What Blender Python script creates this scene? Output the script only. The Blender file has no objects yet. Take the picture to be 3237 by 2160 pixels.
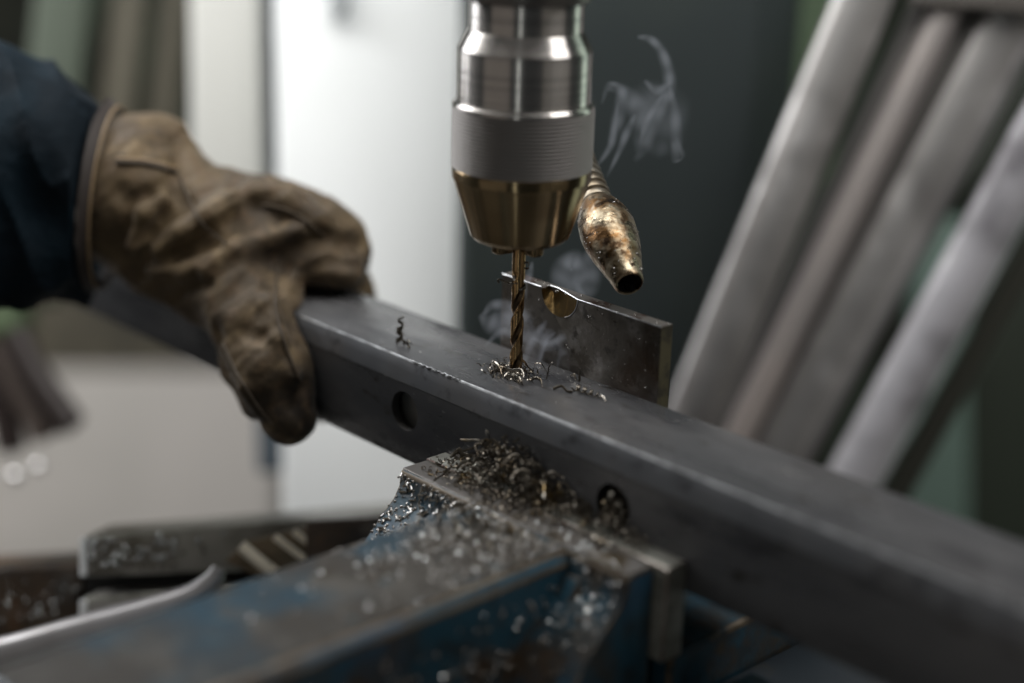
import bpy, bmesh, math, random
import numpy as np
from mathutils import Vector, Matrix
sc = bpy.context.scene
COL = sc.collection
R = math.radians

# ---------------------------------------------------------------- camera
W0, H0 = 3237.0, 2160.0
KX = W0 / 2350.0                      # survey points are noted on a 2350 px wide grid
LENS = 60.0
F0 = LENS / 36 * W0
PITCH, ROLL, YAW, DIST = 0.327, 0.029, 0.76, 0.619
fw = np.array([0, math.cos(PITCH), -math.sin(PITCH)])
r0 = np.array([1., 0, 0]); up0 = np.cross(r0, fw)
rt = math.cos(ROLL) * r0 + math.sin(ROLL) * up0
up = -math.sin(ROLL) * r0 + math.cos(ROLL) * up0
CAM = -(fw + rt * (1630 - W0 / 2) / F0 - up * (1180 - H0 / 2) / F0) * DIST
cd = bpy.data.cameras.new("camera"); co = bpy.data.objects.new("camera", cd); COL.objects.link(co)
M = Matrix(((rt[0], up[0], -fw[0], CAM[0]), (rt[1], up[1], -fw[1], CAM[1]), (rt[2], up[2], -fw[2], CAM[2]), (0, 0, 0, 1)))
co.matrix_world = M
cd.lens = LENS; cd.sensor_width = 36; cd.clip_start = 0.01; cd.clip_end = 30
cd.dof.use_dof = True; cd.dof.focus_distance = 0.617; cd.dof.aperture_fstop = 2.4
sc.camera = co
# ---------------------------------------------------------------- world, lamps, exposure
w = bpy.data.worlds.new("World"); sc.world = w; w.use_nodes = True
w.node_tree.nodes["Background"].inputs[0].default_value = (0.60, 0.66, 0.68, 1)
w.node_tree.nodes["Background"].inputs[1].default_value = 0.045
sc.view_settings.view_transform = 'Standard'; sc.view_settings.look = 'None'
sc.view_settings.exposure = -0.25; sc.view_settings.gamma = 1
try: sc.view_settings.use_curve_mapping = False
except Exception: pass
sc.render.engine = 'CYCLES'
sc.cycles.use_denoising = True
sc.cycles.max_bounces = 6; sc.cycles.diffuse_bounces = 3; sc.cycles.glossy_bounces = 4
sc.cycles.transparent_max_bounces = 16; sc.cycles.volume_bounces = 0
sc.cycles.sample_clamp_indirect = 3; sc.cycles.sample_clamp_direct = 40

def area(name, loc, target, sx, sy, power, color):
    l = bpy.data.lights.new(name, 'AREA'); l.shape = 'RECTANGLE'; l.size = sx; l.size_y = sy
    l.energy = power; l.color = color
    o = bpy.data.objects.new(name, l); COL.objects.link(o); o.location = loc
    o.rotation_euler = (Vector(target) - Vector(loc)).to_track_quat('-Z', 'Y').to_euler()
    return o
area("window_light", (-0.70, 0.70, 0.90), (0, 0, 0.03), 0.22, 0.32, 7.0, (0.93, 0.96, 1.0))
area("side_window_light", (-0.52, 0.30, 0.22), (0, 0, 0.09), 0.26, 0.60, 2.4, (0.95, 0.97, 1.0))
area("roof_light", (0.10, 0.25, 1.25), (0.0, 0.05, 0), 0.8, 0.5, 2.2, (0.93, 0.96, 1.0))
area("front_overhead_fill", (0.0, -0.95, 1.1), (0, 0, 0.1), 2.4, 1.1, 1.2, (1.0, 0.95, 0.90))  # added overhead panel for the chuck's chamfer to reflect
area("tube_light", (-0.215, -1.2, -0.25), (0, 0, -0.2), 0.05, 1.9, 0.6, (0.95, 1.0, 0.97))
area("left_front_fill", (-0.95, -0.85, -0.35), (0, 0, -0.3), 1.15, 2.0, 1.15, (1.0, 0.88, 0.78))  # added dim warm panel, reflected in the chuck's left half
area("right_front_fill", (1.05, -0.70, -0.35), (0, 0, -0.3), 1.2, 2.0, 0.75, (1.0, 0.92, 0.78))  # added dim panel for the reflection on the chuck's right half
area("green_rim_fill", (0.75, 0.45, 0.05), (0, 0, 0.0), 0.25, 1.4, 1.1, (0.82, 1.0, 0.86))  # added lamp for the pale green rim on the chuck
area("bar_fill", (0.40, -0.05, 0.55), (0.20, 0.22, -0.05), 0.3, 0.3, 2.3, (1.0, 0.97, 0.95))  # added lamp that brightens the leaning bars
area("cabinet_fill", (-1.0, 0.55, 0.45), (-0.55, 1.05, -0.45), 0.4, 0.3, 5.0, (1.0, 0.95, 0.90))  # added lamp to lift the beige cabinet
area("panel_fill", (-0.22, 0.12, 0.36), (-0.14, 0.46, -0.30), 0.8, 0.2, 3.3, (1.0, 0.99, 0.965))  # added lamp aimed at the white panel to brighten it

# ---------------------------------------------------------------- helpers (millimetres in, metres out)
D3 = np.array([math.sin(YAW), -math.cos(YAW), 0.0])      # along the tube, towards lower right
N3 = np.array([-math.cos(YAW), -math.sin(YAW), 0.0])     # out of the tube's near face
Z3 = np.array([0, 0, 1.0])
def B(s, t, z): return D3 * s + N3 * t + Z3 * z          # tube frame -> world mm
def P(u, v, dep):                                        # survey point at a given distance (m) -> world mm
    d = fw + rt * (u * KX - W0 / 2) / F0 - up * (v * KX - H0 / 2) / F0
    return (CAM + d * dep) * 1000
def Pz(u, v, z):
    d = fw + rt * (u * KX - W0 / 2) / F0 - up * (v * KX - H0 / 2) / F0
    return (CAM + d * ((z / 1000 - CAM[2]) / d[2])) * 1000
rng = random.Random(7)
def tag(o, label=None, cat=None, group=None, kind=None):
    if label: o["label"] = label
    if cat: o["category"] = cat
    if group: o["group"] = group
    if kind: o["kind"] = kind
    return o
def empty(name, loc):
    o = bpy.data.objects.new(name, None); COL.objects.link(o); o.location = [c / 1000 for c in loc]
    o.empty_display_size = 0.01
    o["_o"] = [float(c) for c in loc]; return o
def obj(name, V, F, mats, parent=None, smooth=True, origin=None, midx=None):
    V = np.asarray(V, float)
    if parent is not None:
        q = parent; org = np.zeros(3)
        while q is not None:
            org = org + np.array(q.location) * 1000; q = q.parent
    else:
        org = np.array(origin, float) if origin is not None else np.array([V[:, 0].mean(), V[:, 1].mean(), V[:, 2].min()])
    me = bpy.data.meshes.new(name)
    me.from_pydata([tuple(c) for c in (V - org) / 1000], [], [tuple(int(i) for i in f) for f in F])
    me.validate(); 
    for m in (mats if isinstance(mats, (list, tuple)) else [mats]): me.materials.append(m)
    o = bpy.data.objects.new(name, me); COL.objects.link(o)
    if parent is not None: o.parent = parent
    else: o.location = org / 1000
    bm = bmesh.new(); bm.from_mesh(me); bmesh.ops.recalc_face_normals(bm, faces=bm.faces); bm.to_mesh(me); bm.free()
    if midx is not None and len(midx) == len(me.polygons): me.polygons.foreach_set('material_index', midx)
    if smooth:
        me.polygons.foreach_set('use_smooth', [True] * len(me.polygons))
        try: me.set_sharp_from_angle(angle=R(38))
        except Exception: pass
    return o
class MB:
    def __init__(s): s.V = []; s.F = []
    def add(s, V, F):
        n = len(s.V); s.V += [np.asarray(v, float) for v in V]; s.F += [tuple(n + i for i in f) for f in F]
    def build(s, name, mats, parent=None, **k): return obj(name, np.array(s.V), s.F, mats, parent, **k)
def prism(pts, off):                       # closed polygon of 3D points swept by a vector
    n = len(pts); V = [np.asarray(p, float) for p in pts] + [np.asarray(p, float) + off for p in pts]
    F = [tuple(range(n))[::-1], tuple(range(n, 2 * n))] + [(i, (i + 1) % n, n + (i + 1) % n, n + i) for i in range(n)]
    return V, F
def bevel_obj(o, width, seg=2, mat=-1, angle=30):
    me = o.data; bm = bmesh.new(); bm.from_mesh(me)
    ed = [e for e in bm.edges if len(e.link_faces) == 2 and e.calc_face_angle(0) > R(angle)]
    bmesh.ops.bevel(bm, geom=ed, offset=width / 1000, segments=seg, profile=0.5, affect='EDGES', material=mat, clamp_overlap=True)
    bm.to_mesh(me); bm.free()
    me.polygons.foreach_set('use_smooth', [True] * len(me.polygons))
    try: me.set_sharp_from_angle(angle=R(35))
    except Exception: pass
def lathe(prof, c, ax=(0, 0, 1), n=96):   # prof = [(r, h)]
    ax = np.asarray(ax, float); ax = ax / np.linalg.norm(ax)
    a = np.cross(ax, [0.3, 1, 0.1]); a /= np.linalg.norm(a); b = np.cross(ax, a)
    V = []; F = []; c = np.asarray(c, float)
    for r_, h in prof:
        for k in range(n):
            th = 2 * math.pi * k / n
            V.append(c + ax * h + (a * math.cos(th) + b * math.sin(th)) * r_)
    for i in range(len(prof) - 1):
        for k in range(n):
            F.append((i * n + k, i * n + (k + 1) % n, (i + 1) * n + (k + 1) % n, (i + 1) * n + k))
    return V, F
def catmull(pts, n=8):
    pts = [np.asarray(p, float) for p in pts]; q = [2 * pts[0] - pts[1]] + pts + [2 * pts[-1] - pts[-2]]; out = []
    for i in range(1, len(q) - 2):
        for k in range(n):
            t = k / n
            out.append(0.5 * ((2 * q[i]) + (-q[i-1] + q[i+1]) * t + (2*q[i-1] - 5*q[i] + 4*q[i+1] - q[i+2]) * t*t + (-q[i-1] + 3*q[i] - 3*q[i+1] + q[i+2]) * t**3))
    out.append(pts[-1]); return out
def tube(path, rad, n=10, squash=1.0, side=None):
    V = []; F = []; m = len(path); prev = None
    for i, p in enumerate(path):
        t = np.asarray(path[min(i + 1, m - 1)]) - np.asarray(path[max(i - 1, 0)]); t = t / (np.linalg.norm(t) + 1e-9)
        a = (prev if prev is not None else (np.array(side) if side is not None else np.array([0.2, 0.3, 1.0])))
        a = a - t * (a @ t)
        if np.linalg.norm(a) < 1e-6: a = np.cross(t, [1, 0, 0])
        a /= np.linalg.norm(a); prev = a; b = np.cross(t, a)
        r_ = rad[i] if hasattr(rad, '__len__') else rad
        for k in range(n):
            th = 2 * math.pi * k / n
            V.append(np.asarray(p) + a * math.cos(th) * r_ + b * math.sin(th) * r_ * squash)
    for i in range(m - 1):
        for k in range(n): F.append((i*n + k, i*n + (k+1) % n, (i+1)*n + (k+1) % n, (i+1)*n + k))
    F.append(tuple(range(n))[::-1]); F.append(tuple((m-1)*n + k for k in range(n)))
    return V, F

# ---------------------------------------------------------------- materials
def mat(name, base=(0.5,)*3, rough=0.5, metal=0.0, spec=0.5, layers=(), bump=(), rmap=None, coat=0, sheen=0, stretch=None, rotz=None):
    """layers: (scale, colour, lo, hi, detail) noise-masked colours; bump: (scale, strength, distance)"""
    m = bpy.data.materials.new(name); m.use_nodes = True; nt = m.node_tree; N = nt.nodes; L = nt.links
    b = N['Principled BSDF']; tc = N.new('ShaderNodeTexCoord'); src = tc.outputs['Object']
    if stretch or rotz is not None:
        mp = N.new('ShaderNodeMapping'); L.new(src, mp.inputs[0])
        if rotz is not None: mp.inputs['Rotation'].default_value = (0, 0, rotz)
        if stretch: 
            m2 = N.new('ShaderNodeMapping'); m2.inputs['Scale'].default_value = stretch; L.new(mp.outputs[0], m2.inputs[0]); src = m2.outputs[0]
        else: src = mp.outputs[0]
    col = None
    b.inputs['Base Color'].default_value = (*base, 1)
    seed = 0
    for (s_, c_, lo, hi, de) in layers:
        n = N.new('ShaderNodeTexNoise'); n.noise_dimensions = '4D'; seed += 3.1; n.inputs['W'].default_value = seed + len(name)
        n.inputs['Scale'].default_value = s_; n.inputs['Detail'].default_value = de; n.inputs['Roughness'].default_value = 0.6
        L.new(src, n.inputs['Vector'])
        r_ = N.new('ShaderNodeMapRange'); r_.inputs[1].default_value = lo; r_.inputs[2].default_value = hi; L.new(n.outputs[0], r_.inputs[0])
        mx = N.new('ShaderNodeMix'); mx.data_type = 'RGBA'; L.new(r_.outputs[0], mx.inputs[0])
        if col is None: mx.inputs[6].default_value = (*base, 1)
        else: L.new(col, mx.inputs[6])
        mx.inputs[7].default_value = (*c_, 1); col = mx.outputs[2]
    if col is not None: L.new(col, b.inputs['Base Color'])
    b.inputs['Metallic'].default_value = metal; b.inputs['Roughness'].default_value = rough
    b.inputs['Specular IOR Level'].default_value = spec
    if coat: b.inputs['Coat Weight'].default_value = coat; b.inputs['Coat Roughness'].default_value = 0.12
    if sheen: b.inputs['Sheen Weight'].default_value = sheen; b.inputs['Sheen Roughness'].default_value = 0.4
    if rmap:
        n = N.new('ShaderNodeTexNoise'); n.inputs['Scale'].default_value = rmap[0]; n.inputs['Detail'].default_value = 5; L.new(src, n.inputs['Vector'])
        r_ = N.new('ShaderNodeMapRange'); r_.inputs[1].default_value = 0.35; r_.inputs[2].default_value = 0.65
        r_.inputs[3].default_value = rmap[1]; r_.inputs[4].default_value = rmap[2]; L.new(n.outputs[0], r_.inputs[0]); L.new(r_.outputs[0], b.inputs['Roughness'])
    last = None
    for (s_, st, di) in bump:
        n = N.new('ShaderNodeTexNoise'); n.inputs['Scale'].default_value = s_; n.inputs['Detail'].default_value = 4; L.new(src, n.inputs['Vector'])
        bp = N.new('ShaderNodeBump'); bp.inputs['Strength'].default_value = st; bp.inputs['Distance'].default_value = di / 1000
        L.new(n.outputs[0], bp.inputs['Height'])
        if last is not None: L.new(last, bp.inputs['Normal'])
        last = bp.outputs[0]
    if last is not None: L.new(last, b.inputs['Normal'])
    return m
A = math.pi / 2 - YAW
m_beam = mat("mill_scale_steel", (0.095, 0.096, 0.10), 0.4, 0.35, layers=((9, (0.05, 0.052, 0.056), 0.45, 0.6, 3), (30, (0.13, 0.128, 0.13), 0.45, 0.62, 5), (70, (0.045, 0.045, 0.05), 0.55, 0.68, 6), (220, (0.035, 0.03, 0.026), 0.6, 0.7, 4), (18, (0.20, 0.20, 0.205), 0.58, 0.66, 6), (420, (0.15, 0.15, 0.155), 0.66, 0.7, 2)),
             bump=((260, 0.25, 0.15), (1400, 0.2, 0.05)), rmap=(60, 0.18, 0.44), rotz=A, stretch=(0.35, 1, 1))
m_beam_band = mat("rolled_corner_steel", (0.15, 0.156, 0.168), 0.4, 0.4, layers=((40, (0.16, 0.16, 0.165), 0.45, 0.65, 4), (90, (0.06, 0.06, 0.065), 0.55, 0.68, 5)), bump=((500, 0.2, 0.1),), rmap=(60, 0.3, 0.5))
m_glint = mat("rubbed_bare_edge", (0.66, 0.68, 0.70), 0.36, 0.9, layers=((150, (0.3, 0.3, 0.31), 0.45, 0.62, 5),), bump=((900, 0.5, 0.15),))  # glint along the tube's near top edge, put into a paler metal colour
m_beam_in = mat("tube_inside", (0.03, 0.028, 0.026), 0.7)
m_chrome = mat("turned_steel", (0.60, 0.57, 0.54), 0.13, 1.0, layers=((500, (0.46, 0.44, 0.42), 0.45, 0.6, 2),), stretch=(0.02, 0.02, 1))
def lathe_aniso(m, r_, a_=0.92):
    nt = m.node_tree; b = nt.nodes['Principled BSDF']; t = nt.nodes.new('ShaderNodeTangent'); t.direction_type = 'RADIAL'; t.axis = 'Z'
    nt.links.new(t.outputs[0], b.inputs['Tangent']); b.inputs['Anisotropic'].default_value = a_; b.inputs['Anisotropic Rotation'].default_value = 0.25; b.inputs['Roughness'].default_value = r_
lathe_aniso(m_chrome, 0.27)
m_knurl = mat("knurled_steel", (0.27, 0.255, 0.245), 0.55, 0.75)
m_bronze = mat("oil_stained_cone", (0.31, 0.235, 0.135), 0.2, 1.0, layers=((30, (0.17, 0.115, 0.06), 0.42, 0.6, 3),), stretch=(0.5, 0.5, 1))
lathe_aniso(m_bronze, 0.22)
m_bit = mat("bronze_oxide_bit", (0.50, 0.33, 0.16), 0.2, 1.0, layers=((120, (0.22, 0.12, 0.05), 0.42, 0.6, 3),), bump=((900, 0.15, 0.1),))
m_flute = mat("bit_flute", (0.10, 0.07, 0.045), 0.3, 1.0)
m_chip = mat("steel_shaving", (0.27, 0.25, 0.22), 0.27, 1.0, layers=((160, (0.14, 0.115, 0.085), 0.42, 0.58, 3),))
m_chip_dark = mat("oily_dark_shaving", (0.11, 0.095, 0.075), 0.36, 0.85, layers=((120, (0.30, 0.28, 0.24), 0.55, 0.66, 3), (90, (0.12, 0.08, 0.03), 0.55, 0.66, 3)))
m_oil = mat("oil_film", (0.09, 0.07, 0.045), 0.12, 0.0, spec=1.0); m_oil.node_tree.nodes["Principled BSDF"].inputs["IOR"].default_value = 2.0
m_plate = mat("oily_jaw_steel", (0.075, 0.066, 0.055), 0.3, 0.45, layers=((60, (0.17, 0.16, 0.15), 0.5, 0.62, 6), (200, (0.03, 0.025, 0.02), 0.55, 0.66, 4), (35, (0.045, 0.027, 0.014), 0.5, 0.66, 4)),
              bump=((350, 0.35, 0.4), (1200, 0.25, 0.1)), rmap=(80, 0.2, 0.5))
m_plate_edge = mat("worn_plate_edge", (0.40, 0.36, 0.33), 0.3, 0.9, layers=((80, (0.13, 0.06, 0.04), 0.48, 0.6, 4),))
m_plate_end = mat("greenish_plate_end", (0.12, 0.10, 0.055), 0.45, 0.3, layers=((120, (0.05, 0.04, 0.028), 0.45, 0.6, 4),))
m_gold = mat("fresh_cut_notch", (0.17, 0.115, 0.05), 0.32, 1.0, layers=((400, (0.3, 0.18, 0.06), 0.5, 0.65, 4),), stretch=(1, 1, 0.25), bump=((900, 0.5, 0.2),))
m_blue = mat("oily_blue_paint", (0.014, 0.052, 0.078), 0.42, 0.0, layers=((38, (0.035, 0.036, 0.034), 0.5, 0.62, 5), (90, (0.016, 0.028, 0.035), 0.5, 0.62, 5), (22, (0.02, 0.062, 0.105), 0.55, 0.65, 3), (26, (0.045, 0.03, 0.018), 0.56, 0.64, 5), (70, (0.055, 0.045, 0.03), 0.6, 0.7, 5)),
             bump=((120, 0.3, 0.8), (600, 0.35, 0.4)), coat=0.15)
m_grime = mat("grimy_vise_top", (0.042, 0.038, 0.033), 0.6, 0.0, layers=((24, (0.018, 0.045, 0.066), 0.46, 0.6, 4), (50, (0.075, 0.07, 0.062), 0.5, 0.66, 6), (90, (0.04, 0.033, 0.025), 0.56, 0.68, 5), (160, (0.03, 0.07, 0.09), 0.62, 0.7, 3)),
              bump=((140, 0.4, 0.9), (700, 0.4, 0.4)), spec=0.13)
m_rustedge = mat("bare_rusty_edge", (0.15, 0.12, 0.085), 0.45, 0.3, layers=((50, (0.06, 0.04, 0.022), 0.42, 0.58, 5), (30, (0.02, 0.04, 0.055), 0.55, 0.62, 4)), bump=((300, 0.3, 0.3),))
m_jawtop = mat("scuffed_jaw_steel", (0.17, 0.16, 0.15), 0.33, 0.55, layers=((60, (0.08, 0.06, 0.035), 0.5, 0.62, 5), (25, (0.22, 0.21, 0.20), 0.5, 0.65, 3)), bump=((300, 0.25, 0.3),), coat=0.2)
m_plainsteel = mat("pale_ground_steel", (0.30, 0.295, 0.26), 0.4, 0.5, layers=((50, (0.12, 0.12, 0.10), 0.45, 0.62, 4),))
m_leather = mat("tan_work_leather", (0.105, 0.073, 0.038), 0.66, 0.0, spec=0.25, layers=((35, (0.055, 0.038, 0.021), 0.42, 0.62, 5), (14, (0.028, 0.021, 0.015), 0.46, 0.62, 5), (60, (0.155, 0.11, 0.06), 0.56, 0.68, 4), (160, (0.09, 0.058, 0.032), 0.5, 0.7, 4)),
                bump=((60, 0.6, 1.6), (200, 0.6, 0.7), (600, 0.4, 0.3)), sheen=0.1)
m_hem = mat("dark_leather_hem", (0.022, 0.015, 0.012), 0.7, 0.0, bump=((300, 0.4, 0.5),))
m_bead = mat("pale_leather_edge", (0.20, 0.135, 0.07), 0.6)
m_seam = mat("dark_seam", (0.05, 0.035, 0.02), 0.7)
m_denim = mat("dark_navy_cloth", (0.003, 0.0065, 0.010), 0.8, 0.0, spec=0.12, layers=((22, (0.005, 0.012, 0.018), 0.48, 0.62, 4), (45, (0.03, 0.045, 0.06), 0.60, 0.74, 6)), bump=((45, 0.8, 4.0), (160, 0.5, 1.0), (900, 0.4, 0.3)))
m_brass = mat("gooseneck_nozzle", (0.26, 0.22, 0.155), 0.3, 1.0, layers=((90, (0.13, 0.07, 0.028), 0.44, 0.56, 5), (200, (0.05, 0.03, 0.016), 0.52, 0.62, 5), (60, (0.36, 0.33, 0.27), 0.6, 0.7, 3)),
              bump=((260, 0.5, 0.7), (900, 0.4, 0.3)), rmap=(200, 0.2, 0.5))
m_hose = mat("segmented_hose", (0.20, 0.18, 0.145), 0.35, 0.85, layers=((80, (0.16, 0.12, 0.075), 0.45, 0.6, 4),))
m_black = mat("black_bore", (0.006, 0.006, 0.006), 0.6)
m_column = mat("slate_machine_column", (0.030, 0.038, 0.039), 0.65, 0.0, spec=0.25, layers=((8, (0.036, 0.045, 0.043), 0.45, 0.6, 2),))
m_white = mat("white_panel_paint", (0.80, 0.82, 0.82), 0.6, layers=((5, (0.74, 0.76, 0.76), 0.45, 0.6, 2),))
m_grey = mat("grey_panel_paint", (0.50, 0.50, 0.47), 0.6, layers=((6, (0.44, 0.43, 0.40), 0.45, 0.6, 2),))
m_joint = mat("blue_grey_joint", (0.10, 0.125, 0.15), 0.6)
m_wall = mat("dark_green_wall", (0.055, 0.062, 0.045), 0.7, layers=((3, (0.10, 0.14, 0.10), 0.45, 0.6, 2), (5, (0.03, 0.033, 0.025), 0.5, 0.62, 2)))
m_wood = mat("olive_board", (0.125, 0.112, 0.08), 0.65, layers=((18, (0.075, 0.068, 0.05), 0.42, 0.6, 3),), stretch=(1, 1, 0.1))
m_beige = mat("beige_bench", (0.74, 0.70, 0.66), 0.6, layers=((5, (0.66, 0.63, 0.59), 0.45, 0.6, 2),))
m_alu = mat("brushed_aluminium", (0.50, 0.485, 0.475), 0.33, 0.7, layers=((9, (0.30, 0.285, 0.28), 0.42, 0.6, 3), (16, (0.66, 0.64, 0.63), 0.55, 0.66, 3)))
m_alu2 = mat("scratched_aluminium", (0.62, 0.61, 0.65), 0.35, 0.4, layers=((14, (0.26, 0.25, 0.27), 0.45, 0.58, 3), (20, (0.8, 0.8, 0.82), 0.58, 0.66, 2)), bump=((14, 0.6, 8),))
m_green = mat("pale_green_paint", (0.15, 0.22, 0.185), 0.6)
m_skinlever = mat("brown_handle", (0.16, 0.085, 0.07), 0.45)
m_screw = mat("brass_lead_screw", (0.60, 0.47, 0.28), 0.18, 1.0, layers=((12, (0.25, 0.17, 0.09), 0.45, 0.6, 3),))
m_rust = mat("rusty_cast_iron", (0.06, 0.038, 0.022), 0.5, 0.2, layers=((25, (0.13, 0.06, 0.02), 0.5, 0.62, 4), (30, (0.02, 0.018, 0.016), 0.5, 0.62, 4)), bump=((150, 0.5, 1),), coat=0.3)
m_polished = mat("polished_strap", (0.40, 0.39, 0.40), 0.35, 0.7, layers=((20, (0.32, 0.31, 0.31), 0.45, 0.6, 3),))
def smoke_mat(name, dens, c=(0.86, 0.9, 1.0)):
    m = bpy.data.materials.new(name); m.use_nodes = True; nt = m.node_tree; nt.nodes.remove(nt.nodes['Principled BSDF'])
    v = nt.nodes.new('ShaderNodeVolumePrincipled'); v.inputs['Color'].default_value = (*c, 1); v.inputs['Density'].default_value = dens
    v.inputs['Anisotropy'].default_value = 0.25
    nt.links.new(v.outputs[0], nt.nodes['Material Output'].inputs['Volume']); return m

# ================================================================ BACKGROUND
# far wall, floor
wall = MB(); wall.add(*prism([(-2600, 1900, -900), (2600, 1900, -900), (2600, 1900, 1600), (-2600, 1900, 1600)], np.array([0, 60, 0])))
o = wall.build("wall", m_wall, smooth=False); tag(o, "dark green workshop wall far behind the drill", "wall", kind="structure")
fl = MB(); fl.add(*prism([(-2600, -900, -900), (2600, -900, -900), (2600, 1900, -900), (-2600, 1900, -900)], np.array([0, 0, -60])))
o = fl.build("floor", mat("concrete_floor", (0.16, 0.155, 0.145), 0.7, layers=((4, (0.12, 0.115, 0.11), 0.45, 0.6, 4),)), smooth=False); tag(o, "grey concrete workshop floor", "floor", kind="structure")
def panel(name, pts, dep, thick, m, label, cat, bev=2.0, kind=None, group=None):
    q = [P(u, v, dep if not hasattr(dep, '__len__') else dep[i]) for i, (u, v) in enumerate(pts)]
    mb = MB(); mb.add(*prism(q, fw * thick)); o = mb.build(name, m); 
    if bev: bevel_obj(o, bev, 3 if bev < 8 else 8)
    return tag(o, label, cat, group, kind)
# white cabinet door and the grey one left of it
panel("white_panel", [(622, -500), (1200, -500), (1200, 1600), (655, 1600)], 0.92, 18, m_white, "bright white flat panel filling the background left of the drill chuck", "panel", 3)
panel("shadow", [(745, -60), (800, -60), (795, 25), (765, 45)], 0.905, 10, mat("latch_grey", (0.35, 0.37, 0.38), 0.6), "small blurred grey latch at the top of the white panel", "shadow", 2)  # grey plate standing in for a shadow smudge on the white panel
panel("grey_panel", [(430, -500), (590, -500), (612, 700), (440, 700)], 0.95, 18, m_grey, "pale grey narrow panel left of the dark vertical joint", "panel", 3)
panel("door_post", [(560, -500), (660, -500), (680, 1085), (590, 1085)], 0.98, 20, m_joint, "dark blue grey upright post between the white and grey panels", "post", 2)
for i, (x, wd, mm, lb) in enumerate(((60, 130, m_green, "pale green upright board at the top left corner"), (235, 80, m_wood, "olive brown leaning board above the cloth sleeve"), (345, 75, m_wood, "olive brown leaning board beside the grey panel"))):
    panel("board", [(x + 60, -400), (x + 60 + wd, -400), (x - 60 + wd, 700), (x - 60, 700)], 1.05 + 0.02 * i, 15, mm if i else mat("dull_green_board", (0.055, 0.07, 0.048), 0.7), lb, "board", 3)
# beige bench surface at lower left
bt = [P(-300, 980, 0.98), P(640, 980, 0.98), P(760, 1700, 0.98), P(-300, 1700, 0.98)]
panel("beige_cabinet", [(-400, 850), (640, 850), (640, 1700), (-400, 1700)], 1.7, 60, m_beige, "blurred beige cabinet side below the gloved hand", "cabinet", 4)
panel("olive_shelf", [(-400, 560), (640, 560), (640, 850), (-400, 850)], 1.72, 60, m_wood, "blurred olive shelf board behind the tube end", "shelf", 3)
# drill press column
colpts = [P(1068, -700, 0.735), P(1090, -700, 0.725), P(1800, -700, 0.735), P(1860, -700, 0.76)]
dn = (P(1068, 1500, 0.735) - P(1068, -700, 0.735))
q = []
mb = MB()
sec = [(1066, 0.81), (1072, 0.803), (1098, 0.80), (1770, 0.80), (1845, 0.815), (1870, 0.86), (1870, 0.98), (1066, 0.98)]
top = [P(u, -400, d) for u, d in sec]; bot = [np.array([p[0], p[1], -500.]) for p in top]
top = [np.array([p[0], p[1], 700.]) for p in top]
n = len(top); mb.add(top + bot, [tuple(range(n)), tuple(range(n, 2*n))[::-1]] + [(i, (i+1) % n, n + (i+1) % n, n + i) for i in range(n)])
# keep the column upright and aligned with its survey line
o = mb.build("drill_press_column", m_column); bevel_obj(o, 2, 2)
tag(o, "dark slate drill press column behind the chuck and smoke", "column")
# slanted aluminium profiles on the right
def ext(p, q, k): return (p[0] + (q[0]-p[0])*k, p[1] + (q[1]-p[1])*k)
def bdep(v, off=0.0): return 1 / (1 / 0.79 - (v + 100) * 0.0000775) + off
def bar(name, poly, deps, thick, m, label, bev, parts=None):
    deps = [bdep(v, deps) for u, v in poly]
    o = panel(name, poly, deps, thick, m, label, "metal bar", bev, group="aluminium bars leaning on the right"); return o
def child_strip(parent, name, poly, deps, thick, m, bev):
    q = [P(u, v, bdep(v, 0.0022)) for (u, v) in poly]; mb = MB(); mb.add(*prism(q, fw * thick)); o = mb.build(name, m, parent)
    if bev: bevel_obj(o, bev, 2)
    return o
def rod(name, a_, b_, r_, m, parent=None, off=0.0, squash=1.0, label=None, n=8):
    path = [P(a_[0] + (b_[0]-a_[0])*k_/n, a_[1] + (b_[1]-a_[1])*k_/n, bdep(a_[1] + (b_[1]-a_[1])*k_/n, off)) for k_ in range(n + 1)]
    mb = MB(); mb.add(*tube(path, r_, 40, squash, side=rt)); o = mb.build(name, m, parent)
    return tag(o, label, "metal bar", "aluminium bars leaning on the right") if label else o
rod("aluminium_bar", (2020, -100), (1472, 1240), 13.8, m_alu, off=0.006, squash=0.55, label="bright rounded aluminium bar, leftmost of the leaning bars")
b2 = bar("slotted_bar", [(2150, -100), (2490, -100), (1722, 1350), (1478, 1350)], 0.016, 22, mat("slot_shadow_grey", (0.085, 0.08, 0.075), 0.55, 0.2), "wide slotted aluminium bar in the middle of the leaning bars", 4)
rod("ridge", (2212, -60), (1548, 1300), 7.8, mat("warm_aluminium", (0.50, 0.44, 0.415), 0.4, 0.4, layers=((9, (0.38, 0.35, 0.34), 0.42, 0.6, 3),)), b2, off=0.015)
rod("ridge", (2382, -60), (1650, 1300), 16.5, m_alu, b2, off=0.020, squash=0.5)
child_strip(b2, "clamp_block", [(2120, -120), (2600, -120), (2500, 40), (2085, 5)], [0.745]*4, 4, mat("dull_clamp", (0.12, 0.11, 0.10), 0.5), 1)
rod("foil_wrapped_bar", (2612, -100), (1806, 1380), 14.0, m_alu2, off=0.004, squash=0.5, label="pale blotchy aluminium bar, rightmost of the leaning bars")
b4 = bar("dark_edge_bar", [(2735, -100), (2790, -100), (1960, 1380), (1895, 1380)], 0.03, 20, mat("olive_bar", (0.045, 0.045, 0.035), 0.5), "thin dark olive bar beside the pale blotchy bar", 3)
panel("green_post", [(2120, 500), (2225, 500), (2225, 1500), (2060, 1500)], 1.15, 30, m_green, "blurred pale green post above the tube at the right edge", "post", 3)
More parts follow.
